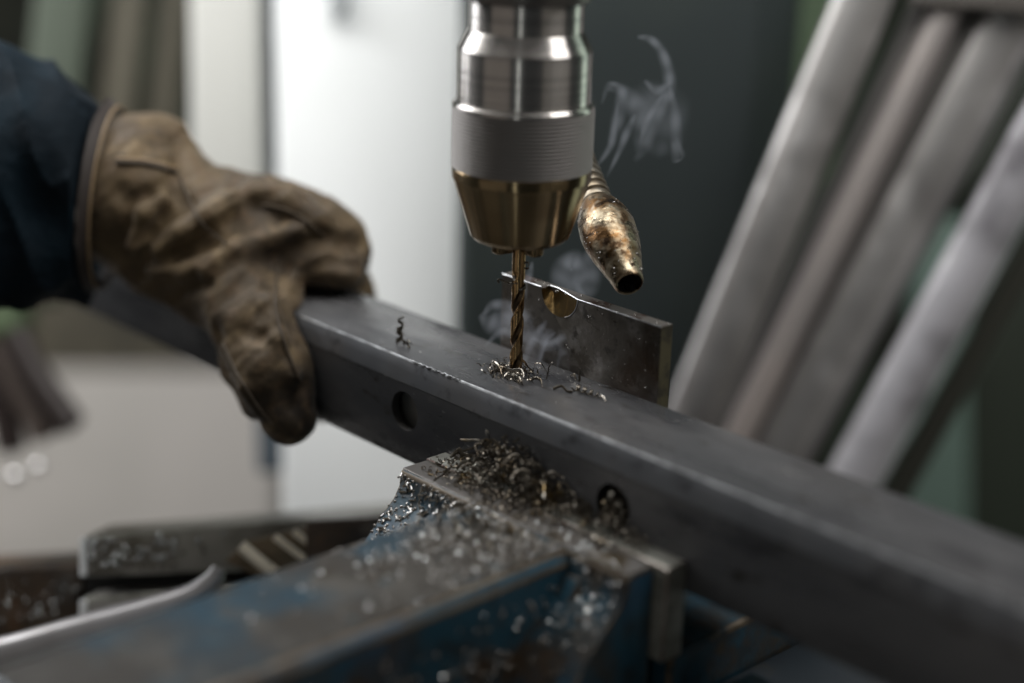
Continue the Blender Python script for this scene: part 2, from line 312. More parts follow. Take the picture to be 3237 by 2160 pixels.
panel("dark_green_cabinet", [(2225, -200), (2800, -200), (2800, 1500), (2225, 1500)], 1.25, 60, mat("bottle_green", (0.022, 0.030, 0.018), 0.6), "blurred dark green cabinet at the right edge", "cabinet", 3)
panel("moss_green_locker", [(1760, -300), (2000, -300), (1900, 420), (1760, 420)], 1.2, 60, mat("moss_green", (0.075, 0.12, 0.06), 0.6), "blurred moss green locker between the column and the leaning bars", "locker", 3)

# levers and shining knobs at left
panel("green_crate", [(-200, 560), (30, 560), (45, 760), (-200, 800)], 1.0, 40, mat("leaf_green_paint", (0.10, 0.14, 0.075), 0.6), "blurred leaf green crate under the cloth sleeve at the left edge", "crate", 4)
for i, (pts, r_, lb) in enumerate((([(30, 760), (75, 850), (130, 930), (170, 985)], 6.5, "brown grey lever slanting down, rightmost of the three at the left edge"),
        ([(10, 790), (45, 880), (85, 960), (105, 1010)], 6.0, "pale brown lever between two darker ones at the left edge"), ([(-40, 800), (-5, 880), (15, 970), (30, 1040)], 6.5, "dark red brown lever at the very left edge, ending above two bright knobs"))):
    mb = MB(); mb.add(*tube(catmull([P(u, v, 0.95 + 0.01 * i) for u, v in pts], 6), [r_ * 1.35] * (6 * 3) + [r_ * .8], 14))
    root = empty("lever", P(*pts[-1], 0.93)); mb.build("rod", [mat("brown_grey_lever", (0.028, 0.020, 0.018), 0.45), mat("pale_lever", (0.085, 0.065, 0.055), 0.45), mat("red_brown_lever", (0.020, 0.012, 0.010), 0.45)][i], root)
    tag(root, lb, "lever", "levers at the left edge")
    if i == 2:
        for (u, v, rr) in ((36, 1094, 3.4), (88, 1072, 3.0)):
            k = MB(); k.add(*lathe([(0.01, -rr)] + [(rr * math.cos(a), rr * math.sin(a)) for a in np.linspace(-1.4, 1.4, 12)] + [(0.01, rr)], P(u, v, 0.925), n=24))
            k.build("knob", mat("chrome_knob", (0.95, 0.93, 0.92), 0.25, 1.0), root)

# ================================================================ VISE
vise = empty("bench_vise", B(45, 45, -110)); tag(vise, "oily blue painted bench vise clamping the steel tube, covered in shavings", "vise")
def sprism(prof, s0, s1):                # profile in (t,z) swept along the tube direction
    return prism([B(s0, t, z) for t, z in prof], D3 * (s1 - s0))
def tprism(prof, t0, t1):                # profile in (s,z) swept away from the tube
    return prism([B(s, t0, z) for s, z in prof], N3 * (t1 - t0))
# movable jaw casting with flared foot, finely divided so that it can be dented
fl_p = [(31.2, -30), (42.6, -30), (43.8, -31), (44.3, -36), (47, -40.5), (52, -45), (60, -53), (68, -64), (76, -80), (76, -115), (31.2, -115)]
mb = MB(); mb.add(*sprism(fl_p, -12.5, 99)); o = mb.build("movable_jaw", [m_blue, m_rustedge], vise); bevel_obj(o, 0.9, 2, mat=1, angle=40)
mb = MB(); mb.add(*sprism([(32, -29.99), (42.9, -29.99), (42.9, -29.6), (32, -29.6)], -12.0, 98.5)); o = mb.build("jaw_top", m_jawtop, vise); bevel_obj(o, 0.15, 1)
mb = MB(); mb.add(*sprism([(21.3, -29.5), (30.8, -29.5), (30.8, -63), (21.3, -63)], -13.5, 104)); o = mb.build("jaw_plate", [m_plainsteel, m_plate_edge], vise); bevel_obj(o, 0.6, 2, mat=1)
# boss (slide) running to lower left
mb = MB(); mb.add(*tprism([(24, -31.0), (71, -31.0), (74, -34.5), (74, -120), (22, -120), (22, -33)], 43.5, 222)); o = mb.build("slide", [m_blue, m_rustedge], vise)
bevel_obj(o, 0.9, 3, mat=1)
mb = MB(); mb.add(*tprism([(24.5, -31.01), (70.0, -31.01), (70.0, -30.55), (24.5, -30.55)], 44.5, 220)); o = mb.build("slide_top", m_grime, vise); bevel_obj(o, 0.2, 1)
# casting rib between slide and flare, plus bare hub
mb = MB(); mb.add(*prism([B(74.2, 46, -36), B(74.2, 66, -68), B(74.2, 95, -120), B(74.2, 46, -120)], D3 * 8)); o = mb.build("rib", [m_blue, m_rustedge], vise); bevel_obj(o, 1.5, 2, mat=1)
# fixed part under and behind the tube
mb = MB(); mb.add(*sprism([(20.5, -66), (-70, -66), (-70, -150), (20.5, -150)], -14, 99)); o = mb.build("vise_body", [m_blue, m_rustedge], vise); bevel_obj(o, 2, 2, mat=1)
mb = MB(); mb.add(*sprism([(-26.5, -42), (-60, -44), (-60, -66.2), (-26.5, -66.2)], -14, 99)); o = mb.build("fixed_jaw", m_blue, vise); bevel_obj(o, 2, 2)
mb = MB(); mb.add(*prism([B(112, -6, -75), B(150, -6, -75), B(150, -6, -160), B(112, -6, -160)], N3 * 20)); o = mb.build("guide_block", [m_blue, m_rustedge], vise); bevel_obj(o, 2, 2)
mb = MB(); mb.add(*sprism([(16, -84), (-160, -84), (-160, -200), (16, -200)], 99.5, 330)); o = mb.build("base", mat("dark_vise_base", (0.010, 0.016, 0.022), 0.5, layers=((40, (0.03, 0.028, 0.02), 0.55, 0.66, 5),)), vise); bevel_obj(o, 3, 2)
# rear jaw plate with the half-drilled notch (front layer notched, back layer whole)
mb = MB()
AN = np.linspace(0, -math.pi, 19)
arcF = [(0.7 + 9.3 * math.cos(a), 26.3 + 8.6 * math.sin(a)) for a in AN]; arcB = [(-6.2 + 2.4 * math.cos(a), 26.6 + 2.2 * math.sin(a)) for a in AN]
front = [(-30, -42), (51, -42), (51, 26.6)] + arcF + [(-30, 26.9)]
nfr = len(front); tF, tB, tW = -20.2, -26.0, -24.6
Vv = [B(s_, tF, z_) for s_, z_ in front] + [B(s_, tB, z_) for s_, z_ in [(-30, -42), (51, -42), (51, 26.6), (-30, 26.9)]] + [B(s_, tW, z_) for s_, z_ in arcB]
b0 = nfr; w0 = nfr + 4; na = len(arcF)
Ff = [tuple(range(nfr)), (b0+3, b0+2, b0+1, b0), (0, b0, b0+1, 1), (1, b0+1, b0+2, 2), (0, nfr-1, b0+3, b0)]
mi_ = [0, 0, 0, 3, 0]
for i in range(na - 1): Ff.append((3+i, w0+i, w0+i+1, 3+i+1)); mi_.append(2)
Ff.append(tuple(w0 + i for i in range(na))[::-1]); mi_.append(0)
Ff.append((2, b0+2, b0+3, nfr-1, 3+na-1, w0+na-1, w0, 3)); mi_.append(1)
o = obj("rear_jaw_plate", Vv, Ff, [m_plate, m_plate_edge, m_gold, m_plate_end], vise, midx=mi_, smooth=True)
mb = MB(); mb.add(*tube([B(s_, -20.3, 26.55) for s_ in np.linspace(10, 51, 8)], .28, 8)); mb.add(*tube([B(s_, -24.6, 26.6) for s_ in np.linspace(-8.5, -4, 5)] + [B(10, -20.4, 26.5)], .3, 8)); mb.add(*tube([B(s_, -20.3, 26.8) for s_ in np.linspace(-30, -8.6, 5)], .28, 8))
mb.add(*tube([B(0.7 + 9.35 * math.cos(a), -20.2, 26.3 + 8.65 * math.sin(a)) for a in AN[:8]], .18, 6)); mb.build("bright_edge", m_glint, vise)  # thin bright lines laid along the plate's top edges

# ================================================================ STEEL TUBE
beam = empty("steel_tube", B(0, 0, -41.5)); tag(beam, "dark square steel tube clamped in the vise under the drill bit", "steel tube")
outer = [(-20.3, -3), (-17.5, -0.4), (-16.5, 0), (19.0, 0), (19.8, -0.18), (20.35, -1.0), (21.1, -4.8), (21.3, -9.6), (21.1, -10.0), (21.1, -38.5), (20.2, -40.8), (18, -41.5), (-17, -41.5), (-19.6, -40.4), (-20.3, -38)]
inner = [(-17, -3.2), (17.6, -3.2), (17.9, -4), (17.9, -38), (17, -38.4), (-17, -38.4)]
S0, S1, NS = -300, 330, 1
def ringtube():
    bm = bmesh.new()
    no, ni = len(outer), len(inner)
    vo = [[bm.verts.new(Vector(B(s, t, z)) / 1000) for t, z in outer] for s in (S0, S1)]
    vi = [[bm.verts.new(Vector(B(s, t, z)) / 1000) for t, z in inner] for s in (S0, S1)]
    for k in range(no):
        f = bm.faces.new((vo[0][k], vo[0][(k+1) % no], vo[1][(k+1) % no], vo[1][k]))
        f.material_index = 2 if k == 4 else (1 if k in (5, 6) else 0)
    for k in range(ni):
        f = bm.faces.new((vi[0][k], vi[1][k], vi[1][(k+1) % ni], vi[0][(k+1) % ni])); f.material_index = 3
    for e in (0, 1):
        edges = []
        for ring in (vo[e], vi[e]):
            for k in range(len(ring)): edges.append(bm.edges.get((ring[k], ring[(k+1) % len(ring)])))
        bmesh.ops.triangle_fill(bm, edges=edges, use_beauty=True)
    bmesh.ops.recalc_face_normals(bm, faces=bm.faces)
    me = bpy.data.meshes.new("tube_tmp"); bm.to_mesh(me); bm.free()
    for m in (m_beam, m_beam_band, m_glint, m_beam_in): me.materials.append(m)
    return me
tmp = bpy.data.objects.new("tube_tmp", ringtube()); COL.objects.link(tmp)
cutters = []
for (s, z, r_) in ((-37.3, -20.8, 7.6), (70.5, -22.0, 7.6)):
    V, F = lathe([(r_, -8), (r_, 8)], B(s, 21, z), N3, 40); F += [tuple(range(40)), tuple(range(40, 80))[::-1]]
    c = obj("cutter", np.array(V), F, m_beam_in, smooth=False); cutters.append(c)
V, F = lathe([(2.6, -8), (2.6, 8)], (0, 0, 0), (0, 0, 1), 32); F += [tuple(range(32)), tuple(range(32, 64))[::-1]]
cutters.append(obj("cutter", np.array(V), F, m_beam_in, smooth=False))
for c in cutters:
    md = tmp.modifiers.new("b", 'BOOLEAN'); md.operation = 'DIFFERENCE'; md.object = c; md.solver = 'EXACT'
bpy.context.view_layer.update()
dg = bpy.context.evaluated_depsgraph_get()
me = bpy.data.meshes.new_from_object(tmp.evaluated_get(dg))
for c in cutters + [tmp]: bpy.data.objects.remove(c, do_unlink=True)
org = np.array(beam.location)
for v in me.vertices: v.co = v.co - Vector(org)
me.name = "wall_section"
tb = bpy.data.objects.new("tube_wall", me); COL.objects.link(tb); tb.parent = beam
me.polygons.foreach_set('use_smooth', [True] * len(me.polygons)); me.set_sharp_from_angle(angle=R(25))
mb = MB(); mb.add(*sprism([(11, -6), (11.8, -6), (11.8, -36), (11, -36)], -56, -36)); mb.build("lit_inside_plate", mat("inner_plate_grey", (0.32, 0.31, 0.29), 0.5), beam)  # added pale plate, stands for the lit inner wall behind the hole
# burr and scraped patch on the near top edge
mb = MB(); pth = [B(s, 20.25 + 0.25 * math.sin(s * 1.7), -0.35 + 0.2 * math.sin(s * 2.3)) for s in np.linspace(-34, -8, 40)]
mb.add(*tube(pth, [0.32 + 0.25 * rng.random() for _ in pth], 6)); mb.build("burr", m_glint, beam)

# ================================================================ DRILL CHUCK AND BIT
ch = empty("drill_chuck", (0, 0, 50)); tag(ch, "keyless steel drill chuck with knurled sleeve holding the bit", "drill chuck")
V, F = lathe([(3, 50.8), (14.5, 50.3), (16.4, 50.9), (17.6, 52.2), (18.2, 54), (23.9, 72.0)], (0, 0, 0)); mb = MB(); mb.add(V, F); mb.build("cone", m_bronze, ch)
mb = MB(); mb.add(*lathe([(23.9, 71.9), (24.35, 73.0), (24.5, 74.5), (24.45, 76.2), (24.2, 76.8)], (0, 0, 0))); mb.build("lower_ring", m_bronze, ch)
prof = []
z = 76.6
while z < 97.6:
    prof += [(24.2, z), (24.65, z + 0.35), (24.65, z + 0.8), (24.2, z + 1.15)]; z += 1.3
mb = MB(); mb.add(*lathe(prof, (0, 0, 0))); mb.build("knurled_sleeve", m_knurl, ch)
mb = MB(); mb.add(*lathe([(24.4, 97.5), (24.75, 98.0), (24.7, 99.0), (24.2, 99.7), (23.4, 99.9)], (0, 0, 0))); mb.build("upper_ring", m_chrome, ch)
mb = MB(); mb.add(*lathe([(23.2, 99.6), (23.25, 101), (23.25, 117.8), (20.0, 124.0), (19.76, 124.1)], (0, 0, 0))); mb.build("body", m_chrome, ch)
mb = MB(); mb.add(*lathe([(19.75, 124.0), (19.75, 134.2)], (0, 0, 0))); mb.build("neck", m_chrome, ch)
mb = MB(); mb.add(*lathe([(19, 134.0), (21.4, 134.2), (22.0, 135), (22.0, 190), (0.1, 190)], (0, 0, 0))); mb.build("spindle_collar", mat("collar_steel", (0.16, 0.15, 0.14), 0.35, 0.9), ch)
for k in range(3):
    a = R(200 + 120 * k); c = np.array([math.cos(a), math.sin(a), 0]); tn = np.array([-c[1], c[0], 0])
    q = [c * 2.4 - tn * 1.6, c * 9 - tn * 3.4, c * 10.5, c * 9 + tn * 3.4, c * 2.4 + tn * 1.6]
    mb = MB(); mb.add(*prism([p + Z3 * 45.6 for p in q], Z3 * 7)); o = mb.build("jaw", m_bronze, ch); bevel_obj(o, 1.1, 3)
for o in ch.children:
    if o.name.split('.')[0] != "jaw": o.data.set_sharp_from_angle(angle=R(16))
# twist drill bit: plain shank, then two helical flutes
bit = empty("drill_bit", (0, 0, 0)); tag(bit, "bronze coloured twist drill bit cutting into the top of the tube", "drill bit")
RB = 2.4
def bitmesh(z0, z1, fl):
    V = []; F = []; mi = []; n = 72; nz = max(2, int((z1 - z0) / 0.35)) if fl else 6
    for i in range(nz + 1):
        z = z0 + (z1 - z0) * i / nz; tw = 2 * math.pi * z / 25.0
        dep = min(1, max(0, (39 - z) / 5)) if fl else 0
        for k in range(n):
            th = 2 * math.pi * k / n; x = ((th - tw) % math.pi) / math.pi        # 0..1 for each flute
            g = 0.0
            if x < 0.46: g = math.sin(math.pi * x / 0.46) ** 0.7 * 0.56
            elif x > 0.56: g = 0.045
            r_ = RB * (1 - g * dep); V.append((r_ * math.cos(th), r_ * math.sin(th), z))
    for i in range(nz):
        for k in range(n):
            F.append((i*n + k, i*n + (k+1) % n, (i+1)*n + (k+1) % n, (i+1)*n + k))
            z = z0 + (z1 - z0) * (i + .5) / nz; th = 2 * math.pi * (k + .5) / n; x = ((th - 2 * math.pi * z / 25.0) % math.pi) / math.pi
            mi.append(1 if (fl and 0.03 < x < 0.43 and z < 37) else 0)
    return V, F, mi
V, F, mi = bitmesh(38.9, 51, False); obj("shank", V, F, m_bit, bit)
V, F, mi = bitmesh(-4, 38.9, True); obj("flutes", V, F, [m_bit, m_flute], bit, midx=mi)

# ================================================================ SHAVINGS
def curl(c, ax, rad, pitch, turns, wd, th, ph=0, taper=0.0, seg=10):
    ax = np.asarray(ax, float); ax /= np.linalg.norm(ax); a = np.cross(ax, [0.31, 0.2, 0.9]); a /= np.linalg.norm(a); b = np.cross(ax, a)
    n = max(4, int(turns * seg)); V = []; F = []
    for i in range(n + 1):
        f = i / n; an = ph + f * turns * 2 * math.pi; r_ = rad * (1 - taper * f)
        rad_d = a * math.cos(an) + b * math.sin(an); p = np.asarray(c) + rad_d * r_ + ax * pitch * turns * (f - 0.5)
        w_ = wd * (0.35 + 0.65 * math.sin(math.pi * min(1, f * 1.15 + 0.08)) ** 0.5 if f < 0.9 else 0.35)
        for sx, sy in ((-1, -1), (1, -1), (1, 1), (-1, 1)): V.append(p + ax * w_ * sx * 0.5 + rad_d * th * sy * 0.5)
    for i in range(n):
        for k in range(4): F.append((i*4 + k, i*4 + (k+1) % 4, i*4 + 4 + (k+1) % 4, i*4 + 4 + k))
    F.append((3, 2, 1, 0)); F.append((n*4, n*4+1, n*4+2, n*4+3)); return V, F
def rdir(up_=0.5):
    v = np.array([rng.gauss(0, 1), rng.gauss(0, 1), rng.gauss(0, 1) * up_]); return v / np.linalg.norm(v)
# tangle round the bit
mb = MB()
for i in range(80):
    a = rng.uniform(0, 2 * math.pi); r_ = 3.6 + abs(rng.gauss(0, 2.6)); 
    s, t = r_ * 1.5 * math.cos(a) + 1.5, r_ * math.sin(a) + 1.5
    c = B(s, t, rng.uniform(0.5, 2.2))
    mb.add(*curl(c, rdir(0.4), rng.uniform(0.5, 1.5), rng.uniform(1.2, 3.6), rng.uniform(0.3, 1.5), rng.uniform(0.35, 0.95), 0.14, rng.uniform(0, 6)))
for pts, r_ in (([(-5, 5.0, 2.6), (-1, 5.6, 3.0), (3, 4.8, 2.8), (6, 3.6, 3.6), (9, 4.8, 2.6), (10, 7, 0.6)], 0.75), ([(-9, 3, 1), (-7, 4.5, 3.2), (-3, 5.5, 2.6), (0, 7, 1.2)], 0.7),
                ([(2, 8, 0.8), (5, 6.5, 1.9), (9, 6.5, 1.6), (11, 8.5, 0.6)], 0.85), ([(-11, 4.5, 0.7), (-8, 6.5, 0.9), (-5, 8, 0.8)], 0.55), ([(9, 3, .6), (12, 1.5, 1.8), (15, 2, 1.9), (18, 4, .6)], .6),
                ([(-6, -2, 1), (-4, -4, 3.5), (-1, -5, 3), (2, -5, 1)], .6), ([(4, -5, .6), (5, -5, 4), (7, -6, 4.2), (8, -8, 1)], .5)):
    p = catmull([B(*q) for q in pts], 7); mb.add(*tube(p, [r_ * (0.35 + 0.65 * math.sin(math.pi * min(1, (i + 1.5) / len(p)))) * rng.uniform(.85, 1.1) for i in range(len(p))], 8, 0.22))
o = mb.build("metal_shavings", m_chip); tag(o, "tangle of bright curled steel shavings heaped round the drill bit", "shavings", kind="stuff")
def single(name, label, mbs, m, grp="loose shavings lying on top of the tube"):
    return tag(mbs.build(name, m), label, "shaving", grp)
mb = MB(); mb.add(*curl(B(32, -4.5, 1.25), D3 * 0.98 + N3 * -0.05, 1.15, 3.0, 4.2, 1.5, 0.2, 0.4, 0.2, 16))
mb.add(*tube([B(38, -5, 1.0), B(40, -4.6, 1.2), B(42, -3.6, 0.5)], [0.6, 0.5, 0.15], 8, 0.4)); single("metal_shaving", "long coiled spiral shaving lying right of the bit", mb, m_chip)
mb = MB(); mb.add(*curl(B(-52.5, 11, 5.2), (0.05, 0.15, 1), 1.3, 4.0, 2.6, 2.2, 0.25, 0.3, 0.2, 14)); single("metal_shaving", "dark coiled shaving standing upright left of the bit", mb, m_chip_dark)
mb = MB(); mb.add(*curl(B(-46, 12, 1.4), (1, 0.3, 0.4), 1.6, 1.5, 1.0, 0.8, 0.2, 0.3)); mb.add(*tube(catmull([B(-49, 12, .4), B(-48, 13, 2.5), B(-46.5, 12, .8)], 6), .4, 6)); single("metal_shaving", "small pale looped shaving beside the upright dark one", mb, m_chip)
mb = MB(); mb.add(*tube(catmull([B(12, -4, 0.5), B(13, -3.5, 3.0), B(13, -4.2, 5.5), B(14.2, -4.8, 7.2)], 5), [0.55]*15 + [0.3], 8, 0.5)); single("metal_shaving", "thin hooked sliver standing up just right of the bit", mb, m_chip)
mb = MB(); mb.add(*tube(catmull([B(15, -13, 0.4), B(18, -12, 1.6), B(20, -11, 0.4)], 5), [0.3, .5, .6, .7, .7, .7, .6, .5, .5, .4, .3], 8, 0.5)); mb.add(*tube(catmull([B(21, -11.6, 0.2), B(20.6, -12, 2.4), B(20.6, -12.2, 4.8)], 5), 0.42, 8, 0.5)); single("metal_shaving", "forked shaving near the rear jaw plate with one prong upright", mb, m_chip)
mb = MB(); mb.add(*tube(catmull([B(21, 1.5, 0.4), B(23, -0.5, 1.5), B(26, -0.5, .5), B(28, -1.2, .7)], 5), [0.5]*15 + [0.2], 8, 0.5)); single("metal_shaving", "short dark bent shaving between the tangle and the spiral", mb, m_chip_dark)
mb = MB(); mb.add(*curl(B(-10, 3.2, 1.3), D3 + N3 * .3, 1.5, 5, 0.45, 4.2, 0.25, 2.6)); single("metal_shaving", "broad flat grey flake at the left side of the tangle", mb, m_jawtop)
# shaving caught on the bit
mb = MB(); mb.add(*curl((0, 0, 33.6), (0.05, 0, 1), 2.75, 2.2, 0.95, 0.9, 0.4, 2.6, 0, 22)); mb.add(*tube(catmull([(-2.6, -1.0, 34.0), (-4.5, -1.0, 34.6), (-6.6, -.6, 35.4), (-7.4, -.6, 35.0), (-6.8, -.6, 34.2)], 6), .33, 8))
mb.add(*curl((2.6, -.6, 41), (0, 1, .3), 1.0, 2, 1.1, 1.2, .3, 0)); tag(mb.build("metal_shaving", m_chip), "wiry shaving wound round the middle of the drill bit", "shaving", "loose shavings lying on top of the tube")
# heap on the vise jaw
mb = MB()
def heap_h(s, t):
    h = 0
    h += 15 * math.exp(-((s - 22) / 16) ** 2 - ((t - 20) / 9) ** 2)
    h += 5 * math.exp(-((s - 48) / 20) ** 2 - ((t - 21) / 7) ** 2) + 5 * math.exp(-((s - 74) / 9) ** 2 - ((t - 21) / 6) ** 2)
    return h
cnt = 0
while cnt < 1250:
    k = rng.random()
    if k < 0.62: s, t = rng.gauss(24, 16), 21.5 + abs(rng.gauss(0, 8))
    elif k < 0.85: s, t = rng.uniform(10, 92), 21.5 + abs(rng.gauss(0, 8))
    else: s, t = rng.uniform(24, 71), rng.uniform(43, 50) + abs(rng.gauss(0, 13))
    if not (-11 < s < 97) or t < 21.8 or t > 100: continue
    if t > 42 and not (24 < s < 71): continue
    if t < 30 and s < -4: continue
    h = heap_h(s, t); z = (-28.2 if t < 31 else -29.4) + rng.uniform(0.1, 1) * h + 0.5
    sz = rng.uniform(0.35, 1.05)
    mb.add(*curl(B(s, max(t, 22.2), z), rdir(0.6), 0.9 * sz, rng.uniform(1.0, 3.0), rng.uniform(0.3, 1.3), rng.uniform(0.5, 1.3) * sz, 0.22, rng.uniform(0, 6), 0, 8)); cnt += 1
for i in range(60):
    s = rng.gauss(30, 22); t = 23 + abs(rng.gauss(0, 7)); z = -28 + heap_h(s, t) + 1
    if t > 42 or s < -8: continue
    d1 = rdir(0.3); p0 = B(s, t, z); p = catmull([p0, p0 + d1 * 3 + Z3 * 1.8, p0 + d1 * 6 + rdir(.3) * 2, p0 + d1 * 8 + rdir(.3) * 3 - Z3], 5)
    mb.add(*tube([np.array([q[0], q[1], max(q[2], -28)]) if (q @ N3) > 22 else q + N3 * (22.3 - q @ N3) for q in p], rng.uniform(.3, .6), 6, .35))
o = mb.build("metal_shavings", m_chip_dark); tag(o, "heap of dark oily curled shavings on the vise jaw against the tube", "shavings", kind="stuff")
# pale coiled spiral on the jaw and shavings in the second hole
mb = MB(); mb.add(*curl(B(80, 35, -27.9), D3, 1.4, 3.2, 3.8, 1.8, 0.3, 0.3, 0.15, 14)); tag(mb.build("metal_shaving", m_chip), "pale coiled shaving lying on the bare end of the vise jaw", "shaving", "loose shavings on the vise")
mb = MB(); mb.add(*curl(B(97, 26, -27.2), N3 * -1 + D3, 1.2, 3.0, 1.6, 1.5, 0.3, 0.3)) 
mb = MB()
for i in range(60):
    a = rng.uniform(0, 6.28); r_ = 5.6 * math.sqrt(rng.random())
    mb.add(*curl(B(70.5 + r_ * math.cos(a), rng.uniform(16, 21.5), -23 + r_ * math.sin(a)), rdir(1), rng.uniform(.6, 1.6), 2, rng.uniform(.4, 1.2), 1.0, .25, rng.uniform(0, 6)))
for i in range(26):
    mb.add(*curl(B(70 + rng.gauss(4, 3), rng.uniform(22, 24.5), -28 + abs(rng.gauss(0, 2.0))), rdir(1), rng.uniform(.6, 1.4), 2, rng.uniform(.4, 1.2), 1.0, .25, rng.uniform(0, 6)))
o = mb.build("metal_shavings", m_chip_dark); tag(o, "dark shavings packed into the round side hole near the vise end", "shavings", kind="stuff")

# oil droplets and beads scattered on the vise (one uncountable film of drops)
def drop(c, nrm, r_, flat=0.6):
    return lathe([(r_, 0), (r_ * 0.85, r_ * 0.5 * flat), (r_ * 0.45, r_ * 0.88 * flat), (0.02, r_ * flat)], c, nrm, 8)
mb = MB()
slope = B(0, 1, 1)
for i in range(430):                                        # left flare of the jaw
    s = rng.uniform(-12, 24) if i < 330 else rng.uniform(76, 97); k = rng.random()
    q_ = rng.random() * (1 if i % 2 else .65); t = float(np.interp(q_, [0, .15, .3, .5, .8, 1], [43.9, 44.3, 47, 52, 60, 68])); z = float(np.interp(q_, [0, .15, .3, .5, .8, 1], [-31, -36, -40.5, -45, -53, -64]))
    nn = N3 * 0.7 + Z3 * 0.7; mb.add(*drop(B(s, t, z), nn, rng.uniform(0.2, 0.75), rng.uniform(.5, 1.3)))
    if i % 3 == 0: mb.add(*tube([B(s, t, z) + nn * .2, B(s + rng.gauss(0, .8), t + .6, z - .8) + nn * .5, B(s + rng.gauss(0, 1.2), t + 1.3, z - 1.6) + nn * .2], rng.uniform(.25, .45), 6))
for i in range(520):
    t = 44 + abs(rng.gauss(0, 30)); s = rng.uniform(25, 70)
    if t > 215: continue
    mb.add(*drop(B(s, t, -30.55), Z3, rng.uniform(0.25, 0.75), rng.uniform(.5, 1)))
for i in range(150):
    s = 74.1; t = 50 + abs(rng.gauss(0, 45)); mb.add(*drop(B(s, t, rng.uniform(-80, -40)), D3, rng.uniform(.4, 1.1)))
mb.build("oil_drops", m_oil, vise)["kind"] = "stuff"
m_speck = mat("bright_swarf_speck", (0.60, 0.62, 0.62), 0.2, 1.0)  # bright metal beads added to make the oil glints stronger
mb = MB()
for i in range(42): mb.add(*drop(B(rng.uniform(26, 69), 44 + abs(rng.gauss(0, 42)), -30.5), Z3 + rdir() * .35, rng.uniform(.35, .9), .8))
for i in range(13): q_ = rng.random(); mb.add(*drop(B(rng.uniform(77, 94), np.interp(q_, [0, .5, 1], [47, 52, 62]), np.interp(q_, [0, .5, 1], [-40.5, -45, -56])), N3 + Z3 + rdir() * .3, rng.uniform(.5, 1.2), .7))
for i in range(20): mb.add(*drop(B(74.1, rng.uniform(48, 120), rng.uniform(-75, -38)), D3 + rdir() * .7, rng.uniform(.6, 1.2), .8))
for i in range(22): mb.add(*drop(B(rng.uniform(50, 96), rng.uniform(32, 42), -29.5), Z3 + rdir() * .35, rng.uniform(.4, .8), .7))
mb.build("glint_specks", m_speck, vise)["kind"] = "stuff"
# drops on rear plate
mb = MB()
for i in range(75):
    s = rng.uniform(-29, 50); z = rng.uniform(1, 25)
    if (s - .5) ** 2 + (z - 26) ** 2 < 100: continue
    mb.add(*drop(B(s, -20.2, z), N3, rng.choice([.08, .1, .12, .15, .2, .38]), rng.uniform(.5, .9)))
for i in range(26): mb.add(*drop(B(rng.uniform(-28, 50), rng.uniform(-25.5, -20.5), 26.6), Z3, rng.uniform(.2, .5), .7))
mb.build("oil_drops", m_oil, vise)["kind"] = "stuff"
mb = MB()
for i in range(90): mb.add(*drop(B(rng.uniform(-60, 90), rng.uniform(-16, 19), 0), Z3, rng.uniform(.08, .3), .4))
mb.build("oil_specks", m_oil, beam)["kind"] = "stuff"

# ================================================================ LOWER LEFT: rail block, screw, strap
blk = empty("grooved_steel_block", P(450, 1400, 0.74)); tag(blk, "grey oily steel block with a dark groove at the lower left", "steel block")
def cprism(pts, dep, thick):
    q = [P(u, v, dep) for u, v in pts]; return prism(q, fw * thick + Z3 * 0)
mb = MB(); mb.add(*cprism([(190, 1232), (700, 1192), (980, 1165), (980, 1290), (560, 1312), (190, 1325)], 0.715, 45)); o = mb.build("upper_rail", [mat("oily_grey_rail", (0.25, 0.24, 0.21), 0.4, 0.3, layers=((20, (0.08, 0.07, 0.05), 0.45, 0.6, 4),), coat=0.2), m_plainsteel], blk); bevel_obj(o, 0.9, 2, mat=1)
mb = MB(); mb.add(*tube([P(191, 1236, 0.7145), P(191, 1322, 0.7145)], 1.5, 12)); mb.add(*tube([P(191, 1378, 0.7145), P(192, 1430, 0.7145)], 1.6, 12)); mb.build('end_highlight', mat('bright_end_edge', (0.9, 0.92, 0.93), 0.45, 0.0), blk)  # edge highlight at the rails' left end, made as pale rods
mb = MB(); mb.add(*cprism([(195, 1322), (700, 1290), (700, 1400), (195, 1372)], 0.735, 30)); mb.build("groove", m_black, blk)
mb = MB(); mb.add(*cprism([(190, 1372), (520, 1345), (640, 1330), (640, 1460), (190, 1440)], 0.715, 45)); o = mb.build("lower_rail", [mat("pale_rail", (0.33, 0.32, 0.30), 0.45, 0.3), m_plainsteel], blk); bevel_obj(o, 2, 3, mat=1)
mb = MB(); mb.add(*cprism([(700, 1196), (1000, 1178), (1000, 1300), (700, 1300)], 0.70, 14)); o = mb.build("rusty_cover", m_rust, blk); bevel_obj(o, 2, 2)
mb = MB()
for i in range(60):
    u = 205 + abs(rng.gauss(0, 110)); v = rng.uniform(1245, 1315) - (u - 190) * 0.07
    mb.add(*drop(P(u, v, 0.7145), -fw + Z3 * .5, rng.uniform(.5, 1.1), 1.1))
mb.build("oil_drops", m_oil, blk)["kind"] = "stuff"
mb = MB()
for i in range(40):
    u = 205 + abs(rng.gauss(0, 110)); mb.add(*drop(P(u, rng.uniform(1240, 1312) - (u - 190) * 0.07, 0.7145), -fw + Z3 * .9 + rdir() * .4, rng.uniform(.8, 1.5), .8))
mb.build("glint_specks", m_speck, blk)["kind"] = "stuff"
mb = MB(); mb.add(*cprism([(-200, 1312), (186, 1292), (186, 1445), (-200, 1530)], 0.735, 50)); o = mb.build("rusty_casting", [m_rust, m_plainsteel]); bevel_obj(o, 3, 3)
tag(o, "dark rusty iron casting at the left edge beside the grooved block", "casting")
mb = MB()
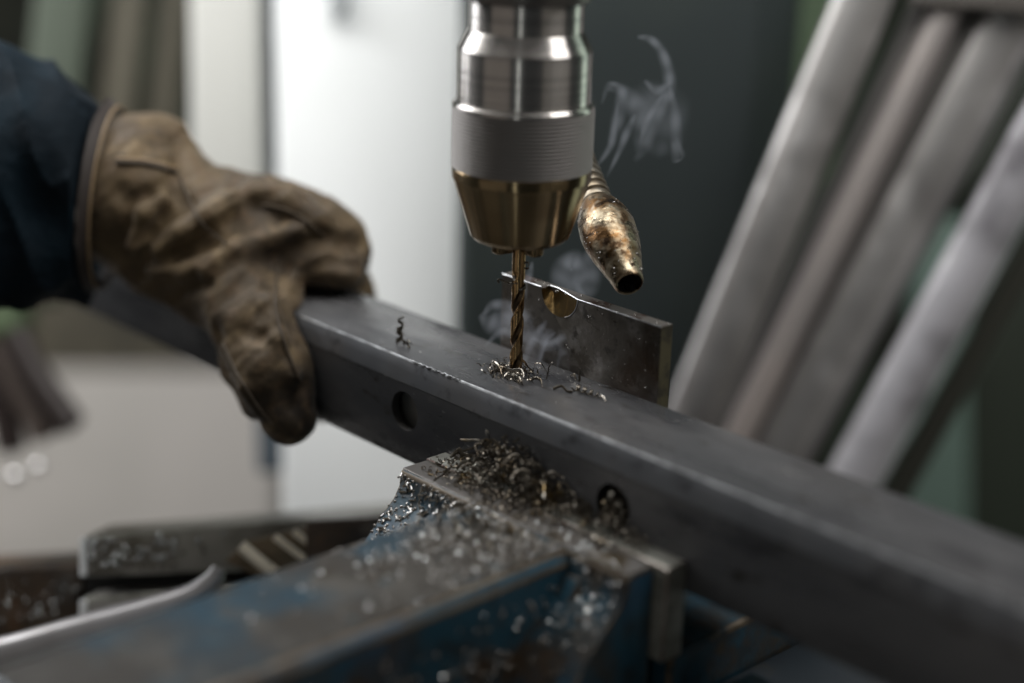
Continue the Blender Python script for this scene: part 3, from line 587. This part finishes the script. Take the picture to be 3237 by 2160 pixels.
for i in range(26): mb.add(*drop(P(rng.uniform(0, 185), rng.uniform(1320, 1440), 0.7345), -fw + Z3 * .5, rng.uniform(.5, 1.1), 1.1))
od = mb.build("oil_drops", m_oil, o); od["kind"] = "stuff"
mb = MB()
for i in range(18): mb.add(*drop(P(rng.uniform(0, 185), rng.uniform(1345, 1440), 0.7345), -fw + Z3 * .9 + rdir() * .4, rng.uniform(.8, 1.5), .8))
mb.build("glint_specks", m_speck, o)["kind"] = "stuff"
# ribbed piece
rb = empty("ribbed_piece", P(640, 1290, 0.70)); tag(rb, "gold toned ribbed metal piece with three slanted ridges coloured as highlights beside the vise", "ribbed piece")
mb = MB(); mb.add(*cprism([(515, 1290), (560, 1246), (700, 1212), (775, 1270), (640, 1345)], 0.705, 6)); o = mb.build("plate", mat("brown_metal_plate", (0.17, 0.13, 0.085), 0.4, 0.6), rb); bevel_obj(o, .8, 2)
m_ridge = mat("shining_gold_ridge", (0.95, 0.86, 0.70), 0.5, 0.0)  # pale gold colour stands for the highlights on slanted threads
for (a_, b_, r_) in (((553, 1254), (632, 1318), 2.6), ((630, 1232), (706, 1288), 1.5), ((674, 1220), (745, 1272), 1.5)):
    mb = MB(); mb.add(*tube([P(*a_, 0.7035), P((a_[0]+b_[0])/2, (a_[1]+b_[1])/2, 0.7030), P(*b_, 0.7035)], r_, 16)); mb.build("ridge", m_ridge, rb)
# polished curved strap
pth = catmull([P(u, v, 0.69) for u, v in ((-120, 1530), (20, 1508), (190, 1458), (350, 1410), (440, 1375), (485, 1338), (503, 1305))], 8)
mb = MB(); rr = [8.0] * len(pth)
for i in range(len(pth)): rr[i] = 9.0 - 6.5 * (i / len(pth)) ** 2
mb.add(*tube(pth, rr, 16, 0.8)); o = mb.build("curved_strap", m_polished); tag(o, "smooth pale grey curved metal strap running along the left of the vise slide", "strap")

# ================================================================ COOLANT NOZZLE
nz_ = empty("coolant_nozzle", P(1446, 655, 0.602)); tag(nz_, "oily bronze coolant nozzle on a segmented hose behind the chuck", "nozzle")
tip = P(1445, 653, 0.602); nk = P(1371, 473, 0.634); axn = nk - tip; Ln = np.linalg.norm(axn); axn /= Ln
k = Ln / 45.0
prof = [(3.6, 14), (4.1, 3), (4.35, 0.3), (4.8, 0.0), (5.25, 0.5), (5.5, 1.2), (5.9, 4), (7.0, 9), (8.4, 15), (9.6, 21), (10.2, 26), (10.4, 30), (10.1, 34), (9.2, 38), (8.0, 41.5), (6.9, 44.2), (6.3, 45.2), (5.6, 45.5)]
prof = [(r_, h * k) for r_, h in prof]
V, F = lathe(prof, tip, axn, 72)
V = np.array(V)
rs = np.random.RandomState(3)
for i in range(len(V)):            # slightly lumpy casting
    v = V[i] - tip; h = v @ axn; rad = v - axn * h
    if h > 3: V[i] = tip + axn * h + rad * (1 + 0.012 * math.sin(v[0] * 1.1 + 2) * math.cos(v[2] * 0.9) + 0.006 * rs.randn())
obj("nozzle_tip", V, F, m_brass, nz_)
mb = MB(); mb.add(*lathe([(3.62, 13.9 * k), (0.05, 14 * k)], tip, axn, 40)); mb.add(*lathe([(4.3, .9), (4.05, 3.2), (3.58, 13.8 * k)], tip, axn, 48)); mb.build("bore", m_black, nz_)
pr = []; h = 45.3 * k
hs = P(1343, 400, 0.664) - nk
for i in range(16):
    pr += [(5.1, h), (6.1, h + 0.6), (6.4, h + 1.8), (6.1, h + 3.1), (5.1, h + 3.7)]; h += 4.3
mb = MB(); mb.add(*lathe(pr, tip, axn, 48)); mb.build("segmented_hose", m_hose, nz_)
mb = MB()
e1 = np.cross(axn, [0, 0, 1]); e1 /= np.linalg.norm(e1); e2 = np.cross(axn, e1)
ri = lambda h: np.interp(h / k, [p[1] / k for p in prof[4:]], [p[0] for p in prof[4:]])
for i in range(100):
    h = rng.uniform(2, 43) * k; th = rng.uniform(0, 6.28); rd = e1 * math.cos(th) + e2 * math.sin(th)
    mb.add(*drop(tip + axn * h + rd * ri(h), rd, rng.choice([.15, .18, .22, .3, .45]), .9))
mb.build("oil_drops", m_oil, nz_)["kind"] = "stuff"

# ================================================================ GLOVED HAND AND SLEEVE
def smin(a, b, k): h = np.clip(0.5 + 0.5 * (b - a) / k, 0, 1); return b * (1 - h) + a * h - k * h * (1 - h)
def smax(a, b, k): return -smin(-a, -b, k)
def cap(X, a, b, ra, rb):
    a = np.asarray(a); b = np.asarray(b); ab = b - a; h = np.clip(((X - a) @ ab) / (ab @ ab), 0, 1)
    return np.linalg.norm(X - a - h[..., None] * ab, axis=-1) - (ra + (rb - ra) * h)
def ell(X, c, r_, axes):
    q = (X - np.asarray(c)) @ np.array(axes).T / np.array(r_); k0 = np.linalg.norm(q, axis=-1); return (k0 - 1) * min(r_)
CAMAX = [rt, up, fw]
def rot2(a):                              # image-plane rotated axes
    return [rt * math.cos(a) + up * math.sin(a), -rt * math.sin(a) + up * math.cos(a), fw]
def beamsdf(X, g):
    s = X @ N3; z = X[..., 2]
    dx = np.abs(s - 0.4) - (20.7 + g); dz = np.abs(z + 20.75) - (20.75 + g)
    return np.minimum(np.maximum(dx, dz), 0) + np.sqrt(np.maximum(dx, 0) ** 2 + np.maximum(dz, 0) ** 2)
def handsdf(X):
    d = ell(X, P(335, 470, 0.722), (20, 37, 30), rot2(0.10))                       # cuff
    d = smin(d, cap(X, P(300, 450, 0.722), P(425, 515, 0.722), 32, 24), 8)
    d = smin(d, cap(X, P(400, 500, 0.718), P(520, 560, 0.712), 26, 26), 12)        # heel of hand
    d = smin(d, cap(X, P(388, 318, 0.724), P(400, 420, 0.720), 9.5, 13), 8)         # cuff bump on top
    d = smin(d, ell(X, P(600, 520, 0.722), (33, 22.5, 32), rot2(-0.28)), 8)         # back of hand
    d = smin(d, ell(X, P(725, 555, 0.715), (25, 20, 24), rot2(-0.55)), 8)          # knuckles
    d = smin(d, cap(X, P(700, 520, 0.735), P(775, 580, 0.735), 15, 11), 8)
    d = smin(d, cap(X, P(690, 590, 0.696), P(790, 618, 0.700), 9, 8), 5)
    d = smin(d, cap(X, P(330, 590, 0.716), P(500, 690, 0.708), 9, 14), 12)
    d = smin(d, cap(X, P(520, 600, 0.706), P(585, 720, 0.690), 21, 17.5), 10)      # thumb base
    d = smin(d, cap(X, P(585, 720, 0.690), P(625, 850, 0.676), 18, 15), 10)
    d = smin(d, cap(X, P(628, 850, 0.676), P(662, 955, 0.674), 14.5, 11.5), 9)
    d = smin(d, cap(X, P(545, 840, 0.690), P(590, 930, 0.684), 8, 7), 5)           # loose side seam of the thumb
    for s in (-137, -152, -166, -179):                                              # fingers over the far side, tips under the tube
        k = 1.0 if s > -170 else 0.9
        f = cap(X, B(s, -16, 13), B(s + 1, -31, -8), 11.5 * k, 10.5 * k)
        f = smin(f, cap(X, B(s + 1, -31, -8), B(s + 3, -28, -38), 10.5 * k, 10 * k), 3)
        f = smin(f, cap(X, B(s + 3, -28, -38), B(s + 11, -8, -51), 9.5 * k, 8.5 * k), 3)
        d = smin(d, f, 3.5)
    for (pts, r_) in GROOVES:
        for a_, b_ in zip(pts[:-1], pts[1:]): d = smax(d, -cap(X, a_, b_, r_, r_), r_ * 1.6)
    for (pts, r_) in RIDGES:
        for a_, b_ in zip(pts[:-1], pts[1:]): d = smin(d, cap(X, a_, b_, r_, r_), r_ * 1.6)
    return smax(d, -beamsdf(X, 0.25), 1.5)
GROOVES = []; RIDGES = []
def surf(u, v):                            # nearest point of the hand along one line of sight, world mm
    o_ = CAM * 1000; dr = P(u, v, 1.0) - o_; dr /= np.linalg.norm(dr); k_ = 560.
    for _ in range(90):
        dd = float(handsdf((o_ + dr * k_)[None, :])[0]); k_ += max(dd, 0.05) * 0.8
        if dd < 0.15 or k_ > 820: break
    return o_ + dr * k_, k_ < 820, dr
gr = [([(240, 640), (262, 575), (315, 520), (350, 470), (385, 448)], 4.2, 1.0), ([(300, 625), (400, 588), (470, 558), (530, 500), (575, 468)], 3.6, 1.6), ([(322, 600), (345, 545), (372, 500), (425, 470)], 2.8, 1.2),
      ([(628, 652), (645, 598), (690, 560), (720, 545)], 3.8, 1.2), ([(492, 765), (530, 850), (575, 925)], 2.4, 1.0), ([(520, 690), (560, 640), (600, 600), (660, 575)], 2.6, 1.6),
      ([(440, 640), (500, 590), (560, 540), (640, 520)], 2.4, 1.6), ([(700, 890), (680, 930), (700, 975)], 2.0, 1.2), ([(410, 320), (418, 380), (410, 440)], 3, 1.6),
      ([(690, 500), (740, 540), (790, 560), (830, 560)], 3, 1.8), ([(700, 620), (760, 600), (830, 612)], 2.2, 1.0), ([(380, 690), (430, 660), (470, 650)], 2.2, 1.2), ([(560, 760), (600, 770), (640, 760)], 2.2, 1.5), ([(275, 440), (300, 470), (300, 520)], 2.6, 1.6)]
rd = [([(365, 575), (415, 530), (480, 490), (520, 455)], 3.4, -1.2), ([(300, 560), (330, 490), (372, 455)], 3.0, -1.0), ([(470, 620), (540, 570), (620, 545), (690, 530)], 3.2, -1.6), ([(345, 620), (420, 620), (490, 590)], 2.8, -1.2),
      ([(520, 800), (560, 890), (590, 940)], 2.6, -0.6), ([(615, 690), (640, 780), (668, 860)], 3, -1.5), ([(590, 430), (660, 455), (730, 500)], 4, -2.5)]
G2 = []; R2 = []
for lst, out in ((gr, G2), (rd, R2)):
    for pts, r_, off in lst:
        q = []
        for (u, v) in pts:
            p, ok, dr = surf(u, v)
            if ok: q.append(p - dr * off if out is G2 else p - dr * (off + 0.0) * -1 + dr * 0.0)
        if len(q) > 1: out.append((q, r_))
# ridges sit half sunk in the leather
GROOVES[:] = G2; RIDGES[:] = [([p + fw * 1.7 for p in q], r_) for q, r_ in R2]
def surface_nets(lo, hi, h, fn):
    xs = [np.arange(lo[i], hi[i] + h, h) for i in range(3)]
    shp = tuple(len(x) for x in xs)
    v = np.empty(shp)
    Y, Z = np.meshgrid(xs[1], xs[2], indexing='ij')
    for i, x in enumerate(xs[0]):
        v[i] = fn(np.stack([np.full(Y.shape, x), Y, Z], -1))
    neg = v < 0
    c = np.zeros(tuple(s - 1 for s in shp), int)
    for dx in (0, 1):
        for dy in (0, 1):
            for dz in (0, 1): c += neg[dx:shp[0]-1+dx, dy:shp[1]-1+dy, dz:shp[2]-1+dz]
    act = (c > 0) & (c < 8); idx = -np.ones(act.shape, int); I = np.argwhere(act); idx[tuple(I.T)] = np.arange(len(I))
    acc = np.zeros((len(I), 3)); cnt = np.zeros(len(I)); cor = [(a, b_, c_) for a in (0, 1) for b_ in (0, 1) for c_ in (0, 1)]
    for p in cor:
        for ax_ in range(3):
            if p[ax_]: continue
            q = list(p); q[ax_] = 1
            va = v[I[:, 0] + p[0], I[:, 1] + p[1], I[:, 2] + p[2]]; vb = v[I[:, 0] + q[0], I[:, 1] + q[1], I[:, 2] + q[2]]
            m_ = (va < 0) != (vb < 0); t = np.where(m_, va / np.where(m_, va - vb, 1), 0)
            pos = np.tile(np.array(p, float), (len(I), 1)); pos[:, ax_] = t
            acc[m_] += pos[m_]; cnt += m_
    V = (I + acc / cnt[:, None]) * h + np.array([x[0] for x in xs])
    F = []
    for ax_ in range(3):
        a_, b_ = [(1, 2), (2, 0), (0, 1)][ax_]
        sl0 = [slice(None)] * 3; sl1 = [slice(None)] * 3; sl0[ax_] = slice(0, -1); sl1[ax_] = slice(1, None)
        ch_ = neg[tuple(sl0)] != neg[tuple(sl1)]; E = np.argwhere(ch_); E = E[(E[:, a_] > 0) & (E[:, b_] > 0) & (E[:, a_] < shp[a_]-1) & (E[:, b_] < shp[b_]-1)]
        ng = neg[tuple(E.T)]
        ea = np.zeros(3, int); ea[a_] = 1; eb = np.zeros(3, int); eb[b_] = 1
        g = lambda X_: idx[tuple(X_.T)]
        Q = np.stack([g(E - ea - eb), g(E - eb), g(E), g(E - ea)], 1); Q[~ng] = Q[~ng][:, ::-1]; F.append(Q)
    return V, np.concatenate(F)
pp = np.array([P(u, v, d) for u in (205, 900) for v in (180, 1050) for d in (0.655, 0.775)])
GV, GF = surface_nets(pp.min(0) - 3, pp.max(0) + 3, 1.35, handsdf)
# small creases in the leather, real relief
def vnoise(X, f, seed):
    rs_ = np.random.RandomState(seed); out = np.zeros(len(X))
    for _ in range(9):
        k_ = rs_.randn(3); k_ /= np.linalg.norm(k_); out += np.sin(X @ k_ * f * rs_.uniform(0.6, 1.5) + rs_.uniform(0, 6.28) + 1.2 * np.sin(X @ rs_.randn(3) * f * 0.4))
    return out / 3.0
eps = 0.6; n_ = np.stack([handsdf(GV + np.eye(3)[i] * eps) - handsdf(GV - np.eye(3)[i] * eps) for i in range(3)], 1); n_ /= np.linalg.norm(n_, axis=1)[:, None] + 1e-9
msk = np.clip((beamsdf(GV, 0) - 0.8) / 4, 0, 1)
e_a = rt * math.cos(0.65) + up * math.sin(0.65); e_b = np.cross(fw, e_a); GS = np.stack([GV @ e_a * 0.22, GV @ e_b * 1.5, GV @ fw], 1)
wr = -np.abs(vnoise(GS, 0.20, 1)) * 0.55 + vnoise(GV, 0.40, 2) * 0.07 + vnoise(GS, 0.11, 4) * 0.35 - np.abs(vnoise(np.stack([GV @ e_a * 0.3, GV @ e_b * 1.4, GV @ fw], 1), 0.55, 6)) * 0.35
GV = GV + n_ * (wr * msk)[:, None]
person = empty("person", P(300, 640, 0.72)); tag(person, "person's arm in a dark navy sleeve and tan leather glove gripping the tube", "person")
glove = obj("glove", GV, GF, m_leather, person); 
glove.data.polygons.foreach_set('use_smooth', [True] * len(glove.data.polygons))
for at in [a for a in glove.data.attributes if a.name == 'sharp_edge']: glove.data.attributes.remove(at)
# stitched seam
def surf_path(pts, off, n=6):
    out = []
    for p in catmull([np.array([u, v, 0.]) for u, v in pts], n):
        q, ok, dr = surf(p[0], p[1])
        if ok: out.append(q - dr * off)
    return out
mb = MB(); mb.add(*tube(surf_path([(268, 372), (340, 377), (408, 396)], 0.1), 1.1, 8)); mb.build("seam", m_seam, glove)
mb = MB(); mb.add(*tube(surf_path([(268, 364), (340, 369), (405, 386)], 0.2), 0.8, 8)); mb.build("piping", m_bead, glove)
for sp in ([(600, 470), (650, 480), (700, 505), (745, 545)], [(512, 790), (545, 860), (590, 930), (625, 975)], [(640, 600), (632, 700), (655, 790), (690, 880)], [(412, 405), (440, 470), (470, 520), (520, 560)]):
    q = surf_path(sp, 0.0)
    if len(q) > 4: mb = MB(); mb.add(*tube(q, 0.55, 6)); mb.build("seam", m_seam, glove)
# hem and sleeve as lofted cloth
def loft(rings, m, name, parent, thick=1.2, fold=0.0, seed=0, n=96):
    V = []; F = []; rs_ = np.random.RandomState(seed); ks = [(rs_.randint(2, 7), rs_.uniform(0, 6.28), rs_.uniform(-.5, .5)) for _ in range(6)]
    m_ = len(rings)
    for side in (0, 1):
        for i, (c, rx, ry, tilt) in enumerate(rings):
            a1_, a2_ = up * math.cos(tilt) + rt * math.sin(tilt), fw
            for k_ in range(n):
                th = 2 * math.pi * k_ / n
                w_ = (sum(math.sin(a * th + p_ + q_ * i * 0.55) for a, p_, q_ in ks) / 3 - (0.9 * abs(math.sin(th * 3 + i * 0.11 + 0.8 * math.sin(i * 0.23))) ** 0.5 - 0.6 if fold > 3 else 0)) * fold * (min(1, (m_ - 1 - i) / 8 + 0.35) if fold > 3 else 1)
                rr_ = 1 + (w_ - side * thick) / rx
                V.append(np.asarray(c) + (a1_ * math.cos(th) * rx + a2_ * math.sin(th) * ry) * rr_)
    for side in (0, 1):
        o_ = side * m_ * n
        for i in range(m_ - 1):
            for k_ in range(n): F.append((o_ + i*n + k_, o_ + i*n + (k_+1) % n, o_ + (i+1)*n + (k_+1) % n, o_ + (i+1)*n + k_))
    for i in (0, m_ - 1):
        for k_ in range(n): F.append((i*n + k_, i*n + (k_+1) % n, m_*n + i*n + (k_+1) % n, m_*n + i*n + k_))
    return obj(name, V, F, m, parent)
def ringat(top_, bot_, dep, ry=None):
    a_, b_ = P(*top_, dep), P(*bot_, dep); c = (a_ + b_) / 2; r_ = np.linalg.norm(a_ - b_) / 2
    dv = (a_ - b_) / (2 * r_); tilt = math.atan2(dv @ rt, dv @ up); return (c, r_, ry or r_ * 0.85, tilt)
loft([ringat((255, 225), (205, 672), 0.722), ringat((262, 232), (212, 668), 0.722), ringat((270, 240), (222, 664), 0.722), ringat((276, 248), (228, 655), 0.722)], m_hem, "hem", glove, 2.0, 0.8, 5)
mb = MB(); cr = ringat((279, 246), (228, 662), 0.722); a1_ = up * math.cos(cr[3]) + rt * math.sin(cr[3])
ph_ = [cr[0] + (a1_ * math.cos(t_) * cr[1] + fw * math.sin(t_) * cr[2]) * 1.0 for t_ in np.linspace(0, 2 * math.pi, 80)]
mb.add(*tube(ph_, 0.55, 8)); mb.build("edge_binding", m_bead, glove)
sl = [ringat((-330, 60), (-330, 760), 0.73), ringat((-200, 60), (-200, 735), 0.728), ringat((-90, 75), (-95, 715), 0.726), ringat((-20, 88), (-30, 700), 0.725), ringat((40, 108), (25, 694), 0.724), ringat((90, 135), (70, 690), 0.723), ringat((140, 163), (110, 690), 0.722), ringat((180, 190), (145, 692), 0.722), ringat((212, 215), (165, 692), 0.722), ringat((236, 240), (186, 688), 0.722), ringat((246, 262), (196, 676), 0.722)]
# resample for smooth folds
sl2 = []
for i in range(len(sl) - 1):
    for k_ in range(5):
        f = k_ / 5; a_, b_ = sl[i], sl[i+1]; sl2.append(tuple(a_[j] * (1 - f) + b_[j] * f for j in range(4)))
sl2.append(sl[-1])
sleeve = loft(sl2, m_denim, "sleeve", person, 2.0, 4.6, 8, 160)

# ================================================================ SMOKE
def sheet(Apts, Bpts, deps, tk, n=10, m=8):
    """closed lens-section sheet between two edge curves, noted as survey points; deps = distances (m) along it"""
    A_ = catmull([P(u, v, d) for (u, v), d in zip(Apts, deps)], n); B_ = catmull([P(u, v, d + 0.003) for (u, v), d in zip(Bpts, deps)], n)
    V = []; F = []; L_ = len(A_)
    for i in range(L_):
        en = math.sin(math.pi * (i + 0.4) / (L_ - 0.2)) ** 0.6
        ring = []
        for side in (1, -1):
            rngj = range(m + 1) if side == 1 else range(m - 1, 0, -1)
            for j in rngj:
                f = j / m; p = A_[i] * (1 - f) + B_[i] * f
                th = tk * en * (math.sin(math.pi * f) ** 1.5) * (0.75 + 0.25 * math.sin(i * 0.6)) * 0.5
                ring.append(p + fw * (th * side))
        V += ring
    r_ = 2 * m
    for i in range(L_ - 1):
        for j in range(r_): F.append((i*r_ + j, i*r_ + (j+1) % r_, (i+1)*r_ + (j+1) % r_, (i+1)*r_ + j))
    F.append(tuple(range(r_))[::-1]); F.append(tuple((L_-1)*r_ + j for j in range(r_)))
    return V, F
def wisp(pts, ws, deps, tk):
    """strand of smoke: centre line with half widths in survey px"""
    pts = [np.array(p, float) for p in pts]; Aa = []; Bb = []
    for i, p in enumerate(pts):
        t = pts[min(i+1, len(pts)-1)] - pts[max(i-1, 0)]; t /= np.linalg.norm(t) + 1e-9; nn = np.array([-t[1], t[0]])
        Aa.append(tuple(p + nn * ws[i])); Bb.append(tuple(p - nn * ws[i]))
    return sheet(Aa, Bb, deps, tk)
def plume(label, items, dens):
    root = None
    for i, (V, F, k_) in enumerate(items):
        m = smoke_mat("smoke_%d" % i, dens * k_)
        if root is None:
            root = obj("smoke", V, F, m); tag(root, label, "smoke", kind="stuff")
        else: obj("wisp", V, F, m, root)
I = []
def W_(pts, ws, d, tk, k_=1.0):
    dd = d if hasattr(d, '__len__') else [d + 0.002 * math.sin(i * 1.3 + pts[0][0]) for i in range(len(pts))]
    V, F = wisp(pts, ws, dd, tk); I.append((V, F, k_))
# high plume right of the chuck
W_([(1462, 84), (1492, 90), (1518, 118), (1534, 165), (1536, 205), (1522, 240), (1500, 285), (1478, 340), (1455, 372)], [7, 14, 16, 19, 19, 17, 20, 17, 8], 0.64, 5, 0.55)
W_([(1462, 84), (1492, 90), (1520, 118), (1536, 165), (1537, 215)], [6, 11, 11, 12, 6], 0.638, 5, 0.35)
W_([(1392, 205), (1420, 205), (1450, 225), (1470, 260), (1475, 310), (1460, 350)], [6, 16, 24, 32, 28, 9], 0.645, 5, 0.5)
W_([(1380, 240), (1398, 195), (1425, 205), (1422, 260), (1408, 310), (1398, 345), (1368, 385)], [5, 10, 15, 20, 15, 9, 4], 0.643, 5, 0.55)
W_([(1418, 235), (1410, 290), (1400, 335), (1366, 388)], [5, 10, 10, 5], 0.641, 5, 0.5)
W_([(1458, 262), (1440, 300), (1420, 350), (1392, 408)], [5, 13, 9, 4], 0.642, 5, 0.8)
W_([(1522, 215), (1500, 250), (1480, 290), (1468, 330)], [5, 10, 10, 5], 0.639, 5, 0.5)
W_([(1538, 200), (1550, 260), (1552, 320), (1556, 362)], [6, 15, 17, 10], 0.642, 5, 0.55)
W_([(1543, 325), (1552, 368), (1564, 358), (1552, 315)], [7, 13, 11, 6], 0.641, 5, 0.45)
W_([(1478, 185), (1508, 208), (1542, 188)], [6, 15, 6], 0.644, 5, 0.6)
W_([(1430, 240), (1475, 240), (1530, 265), (1552, 335)], [20, 62, 70, 26], 0.652, 7, 0.3)
W_([(1480, 330), (1510, 340), (1545, 345)], [16, 26, 14], 0.655, 6, 0.2)
plume("thin grey smoke curling up beside the chuck sleeve", I, 48.0)
# low plume round the bit
I = []
W_([(1100, 722), (1122, 742), (1155, 735), (1188, 722), (1225, 738)], [10, 28, 32, 24, 10], 0.632, 6, 0.36)
W_([(1108, 722), (1130, 702), (1165, 700), (1205, 714)], [6, 15, 15, 8], 0.630, 5, 0.35)
W_([(1112, 795), (1150, 762), (1190, 772), (1235, 775), (1285, 762), (1325, 728)], [5, 12, 18, 22, 19, 8], 0.634, 5, 0.5)
W_([(1200, 850), (1213, 800), (1235, 765), (1255, 735)], [5, 12, 13, 6], 0.628, 5, 0.5)
W_([(1235, 840), (1246, 800), (1265, 765), (1303, 735), (1333, 695), (1326, 650)], [5, 12, 22, 27, 21, 8], 0.630, 6, 0.6)
W_([(1238, 832), (1248, 798), (1262, 772), (1292, 750)], [3, 6, 7, 4], 0.629, 5, 0.7)
W_([(1278, 845), (1286, 815), (1302, 798), (1328, 768), (1340, 725)], [4, 9, 22, 27, 12], 0.628, 5, 0.55)
W_([(1245, 805), (1275, 796), (1308, 775), (1326, 742)], [5, 13, 15, 6], 0.627, 5, 0.55)
W_([(1222, 776), (1260, 790), (1302, 762), (1320, 720)], [5, 11, 12, 6], 0.626, 5, 0.5)
W_([(1282, 690), (1282, 650), (1294, 612), (1318, 596), (1332, 625), (1322, 665)], [8, 24, 28, 28, 25, 9], 0.640, 5, 0.32)
W_([(1345, 575), (1356, 620), (1352, 660), (1338, 695)], [9, 25, 27, 11], 0.641, 5, 0.32)
W_([(1222, 600), (1215, 630), (1208, 660), (1212, 690)], [4, 12, 11, 4], 0.635, 4, 0.35)
W_([(1215, 840), (1255, 790), (1300, 735), (1325, 670)], [24, 62, 58, 22], 0.636, 7, 0.32)
W_([(1300, 720), (1312, 670), (1318, 620), (1310, 580)], [18, 36, 34, 14], 0.643, 6, 0.28)
W_([(1140, 775), (1170, 745), (1215, 750), (1250, 770)], [14, 34, 36, 18], 0.638, 6, 0.25)
plume("pale smoke swirling round the hot drill bit above the tube", I, 175.0)
